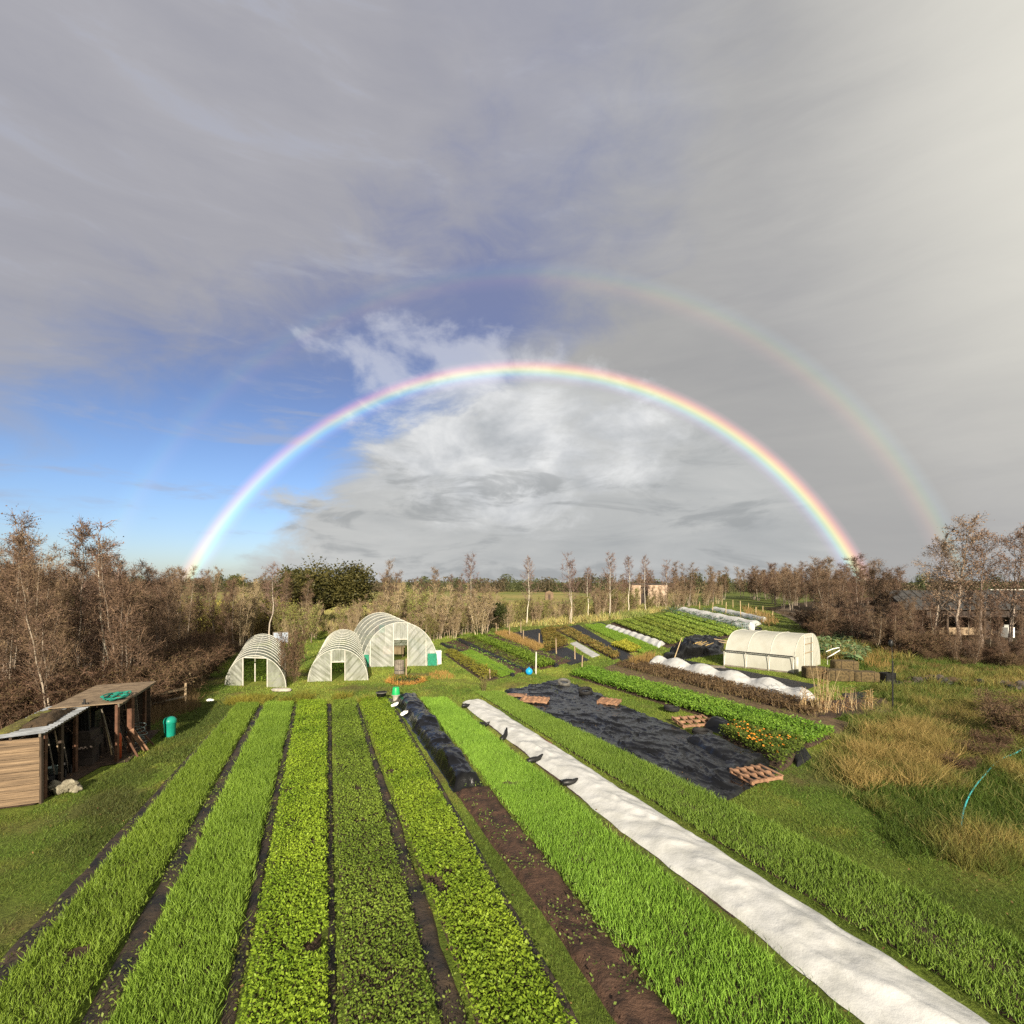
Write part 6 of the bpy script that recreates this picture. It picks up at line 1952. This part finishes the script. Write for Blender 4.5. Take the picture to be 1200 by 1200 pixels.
# ------------------------------------------------------------------ grass
def build_grass():
    rg = np.random.default_rng(123)
    Vs, Ts, Cs = [], [], []; b = 0
    #        y0   y1   per m2  width  height factor
    for y0, y1, dens, w, hf in ((6.0, 11.0, 1500, 0.010, 1.0), (11.0, 17.0, 1000, 0.013, 1.0), (17, 26, 520, 0.020, 1.1), (26, 38, 240, 0.032, 1.3), (38, 60, 70, 0.06, 1.7), (60, 130, 10, 0.14, 2.2)):
        xw = min(y1 * 1.04, 60)
        n = int(dens * (y1 - y0) * 2 * xw)
        x = rg.uniform(-xw, xw, n); y = rg.uniform(y0, y1, n)
        k = np.abs(x) < y * 1.03 + 0.5
        x = x[k]; y = y[k]
        k = np.ones(len(x), bool)
        for poly in EXC:
            xs = [p[0] for p in poly]; ys = [p[1] for p in poly]
            if min(ys) > y1 or max(ys) < y0:
                continue
            i = np.where((x > min(xs)) & (x < max(xs)) & (y > min(ys)) & (y < max(ys)) & k)[0]
            if len(i):
                k[i[inpoly(x[i], y[i], poly)]] = False
        x = x[k]; y = y[k]
        c, h = zone(x, y)
        k = (h > 0.01) & (fbm(x * 3, y * 3, 66) > 0.30)
        x, y, c, h = x[k], y[k], c[k], h[k]
        n = len(x)
        hh = h * hf * rg.uniform(0.5, 1.5, n) * (0.6 + 0.8 * fbm(x * 1.5, y * 1.5, 88))
        B = np.column_stack([x, y, np.full(n, -0.012)])
        ln = rg.normal(0, 0.45, (n, 2)) * hh[:, None]
        T = B + np.column_stack([ln, hh])
        V, Tr = ribbons(B, T, np.full(n, w / 2), 0.12, rg)
        c = c * rg.uniform(0.65, 1.45, (n, 1)) * (np.array([1, 1, 1]) + rg.normal(0, 0.06, (n, 3)))
        Vs.append(V); Ts.append(Tr + b); Cs.append(np.repeat(np.clip(c, 0.004, 0.6), 5, 0)); b += len(V)
    o = obj('lawn_grass', mesh_np('lawn_grass', np.concatenate(Vs), np.concatenate(Ts), False, np.concatenate(Cs)), M['grass_blade'])
    tag(o, 'short green grass of the lawns and paths', 'grass', None, 'stuff')
    n = 5200
    x = rg.uniform(-22, 24, n); y = rg.uniform(6.5, 40, n)
    k = (np.abs(x) < y * 1.02) & (fbm(x * 0.4, y * 0.4, 140) > 0.42)
    x = x[k]; y = y[k]
    V, T = leaves(np.column_stack([x, y, rg.uniform(0.03, 0.09, len(x))]), rg.uniform(0.03, 0.07, len(x)), rg, 0.6)
    cm = rg.uniform(0, 1, (len(x), 1))
    o = obj('fallen_leaves', mesh_np('fallen_leaves', V, T, False, np.repeat(np.array([0.30, 0.19, 0.07]) * cm + np.array([0.12, 0.075, 0.035]) * (1 - cm), 4, 0)), M['leaf'])
    tag(o, 'fallen brown leaves strewn over the grass', 'leaves', None, 'stuff')
    tufts('lawn_tufts', 'darker coarse grass tufts and weeds in the lawn', 'grass', [
        ([(-9, 6.6), (9, 6.6), (22, 16), (14, 17), (7, 12.5), (-9, 11.5), (-12.5, 13.5), (-11.5, 16), (-14, 14)], 9000, 0.06, 0.2, (0.06, 0.11, 0.018), (0.19, 0.24, 0.05), 330, {'w': 0.013, 'gapf': 0.54, 'lean': 0.5, 'gs': 1.6}),
        ([(-13, 17), (-9.5, 22), (-13.5, 27), (-8, 31), (2, 33), (8, 30), (6, 27), (-8, 25.5), (-11.5, 22)], 6000, 0.06, 0.2, (0.09, 0.15, 0.02), (0.26, 0.29, 0.05), 331, {'w': 0.018, 'gapf': 0.54, 'lean': 0.5, 'gs': 1.6}),
        (W([(240, 826), (300, 815), (420, 815), (450, 822), (420, 826), (300, 828)]), 2600, 0.15, 0.5, (0.13, 0.15, 0.02), (0.34, 0.30, 0.05), 332, {'w': 0.02, 'gapf': 0.52, 'lean': 0.5, 'gs': 1.6}),
    ])
    tufts('rough_weeds', 'tangled green and brown weeds over the rough ground on the right', 'weeds', [
        (Z_ROUGH_R, 26000, 0.12, 0.55, (0.070, 0.10, 0.018), (0.24, 0.20, 0.07), 340, {'w': 0.020, 'gapf': 0.36, 'lean': 0.6}),
        (W([(960, 905), (1000, 850), (1060, 812), (1180, 812), (1200, 870), (1100, 930), (1000, 925)]), 16000, 0.12, 0.5, (0.10, 0.115, 0.022), (0.34, 0.26, 0.10), 341, {'w': 0.016, 'gapf': 0.40, 'lean': 0.6, 'gs': 1.3}),
        (W([(1080, 925), (1110, 885), (1160, 850), (1200, 840), (1200, 880), (1150, 905), (1120, 930)]), 7000, 0.1, 0.5, (0.045, 0.035, 0.018), (0.19, 0.13, 0.06), 342, {'w': 0.016, 'gapf': 0.36, 'lean': 0.7, 'gs': 1.3}),
    ])
    tufts('dry_grass', 'tall golden dry grass on the rough ground to the right', 'grass', [
        (W([(1003, 925), (995, 885), (1030, 858), (1085, 855), (1120, 872), (1100, 905), (1075, 928)]), 8000, 0.25, 0.95, (0.16, 0.14, 0.035), (0.50, 0.36, 0.13), 301, {'w': 0.017, 'gapf': 0.34, 'lean': 0.5}),
        (W([(1060, 868), (1090, 838), (1150, 828), (1180, 850), (1150, 880), (1110, 890)]), 7000, 0.2, 0.7, (0.10, 0.12, 0.03), (0.36, 0.26, 0.10), 302, {'w': 0.020, 'gapf': 0.44, 'lean': 0.4}),
        (W([(975, 775), (1000, 765), (1045, 752), (1052, 770), (1035, 790), (1005, 780)]), 3600, 0.35, 0.9, (0.24, 0.16, 0.05), (0.46, 0.32, 0.10), 303, {'w': 0.035, 'gapf': 0.40}),
        (W([(1050, 778), (1200, 790), (1215, 805), (1120, 800), (1050, 790)]), 4200, 0.2, 0.6, (0.12, 0.10, 0.03), (0.28, 0.20, 0.07), 304, {'w': 0.035, 'gapf': 0.45}),
        (W([(735, 778), (762, 770), (768, 776), (745, 784)]), 900, 0.4, 0.9, (0.26, 0.17, 0.05), (0.42, 0.29, 0.10), 305, {'w': 0.03}),
        (W([(500, 795), (532, 796), (530, 788), (505, 786)]), 500, 0.1, 0.35, (0.36, 0.22, 0.06), (0.5, 0.33, 0.1), 306, {'w': 0.025, 'gapf': 0.4}),
        (W([(870, 712), (905, 722), (912, 730), (900, 735), (875, 722)]), 1800, 0.5, 1.3, (0.26, 0.17, 0.06), (0.44, 0.30, 0.12), 307, {'w': 0.07, 'gapf': 0.3}),
        (W([(520, 752), (560, 739), (640, 731), (720, 723), (840, 708), (838, 706), (720, 721), (640, 729), (555, 737)]), 4200, 0.3, 0.9, (0.15, 0.12, 0.045), (0.30, 0.22, 0.09), 308, {'w': 0.06, 'gapf': 0.35}),
    ])
    tufts('litter_twigs', 'brown dead stems and twigs covering the floor of both thickets', 'undergrowth', [
        ([(-16.4, 20.8), (-16.0, 24), (-17.4, 28.5), (-20.0, 34), (-24, 46), (-32, 46), (-24, 22)], 9000, 0.25, 1.1, (0.045, 0.028, 0.018), (0.15, 0.095, 0.055), 311, {'w': 0.02, 'lean': 0.5}),
        (Z_LITTER_R[:7] + W([(985, 735), (1060, 752), (1230, 765)]), 8000, 0.3, 1.3, (0.035, 0.022, 0.014), (0.12, 0.078, 0.045), 312, {'w': 0.035, 'lean': 0.5}),
        ([(-16.2, 20.9), (-14.8, 21.2), (-14.9, 24.5), (-16.6, 27), (-17.2, 25)], 2200, 0.3, 0.9, (0.09, 0.055, 0.03), (0.22, 0.14, 0.07), 313, {'w': 0.018, 'lean': 0.35}),
    ])


build_grass()
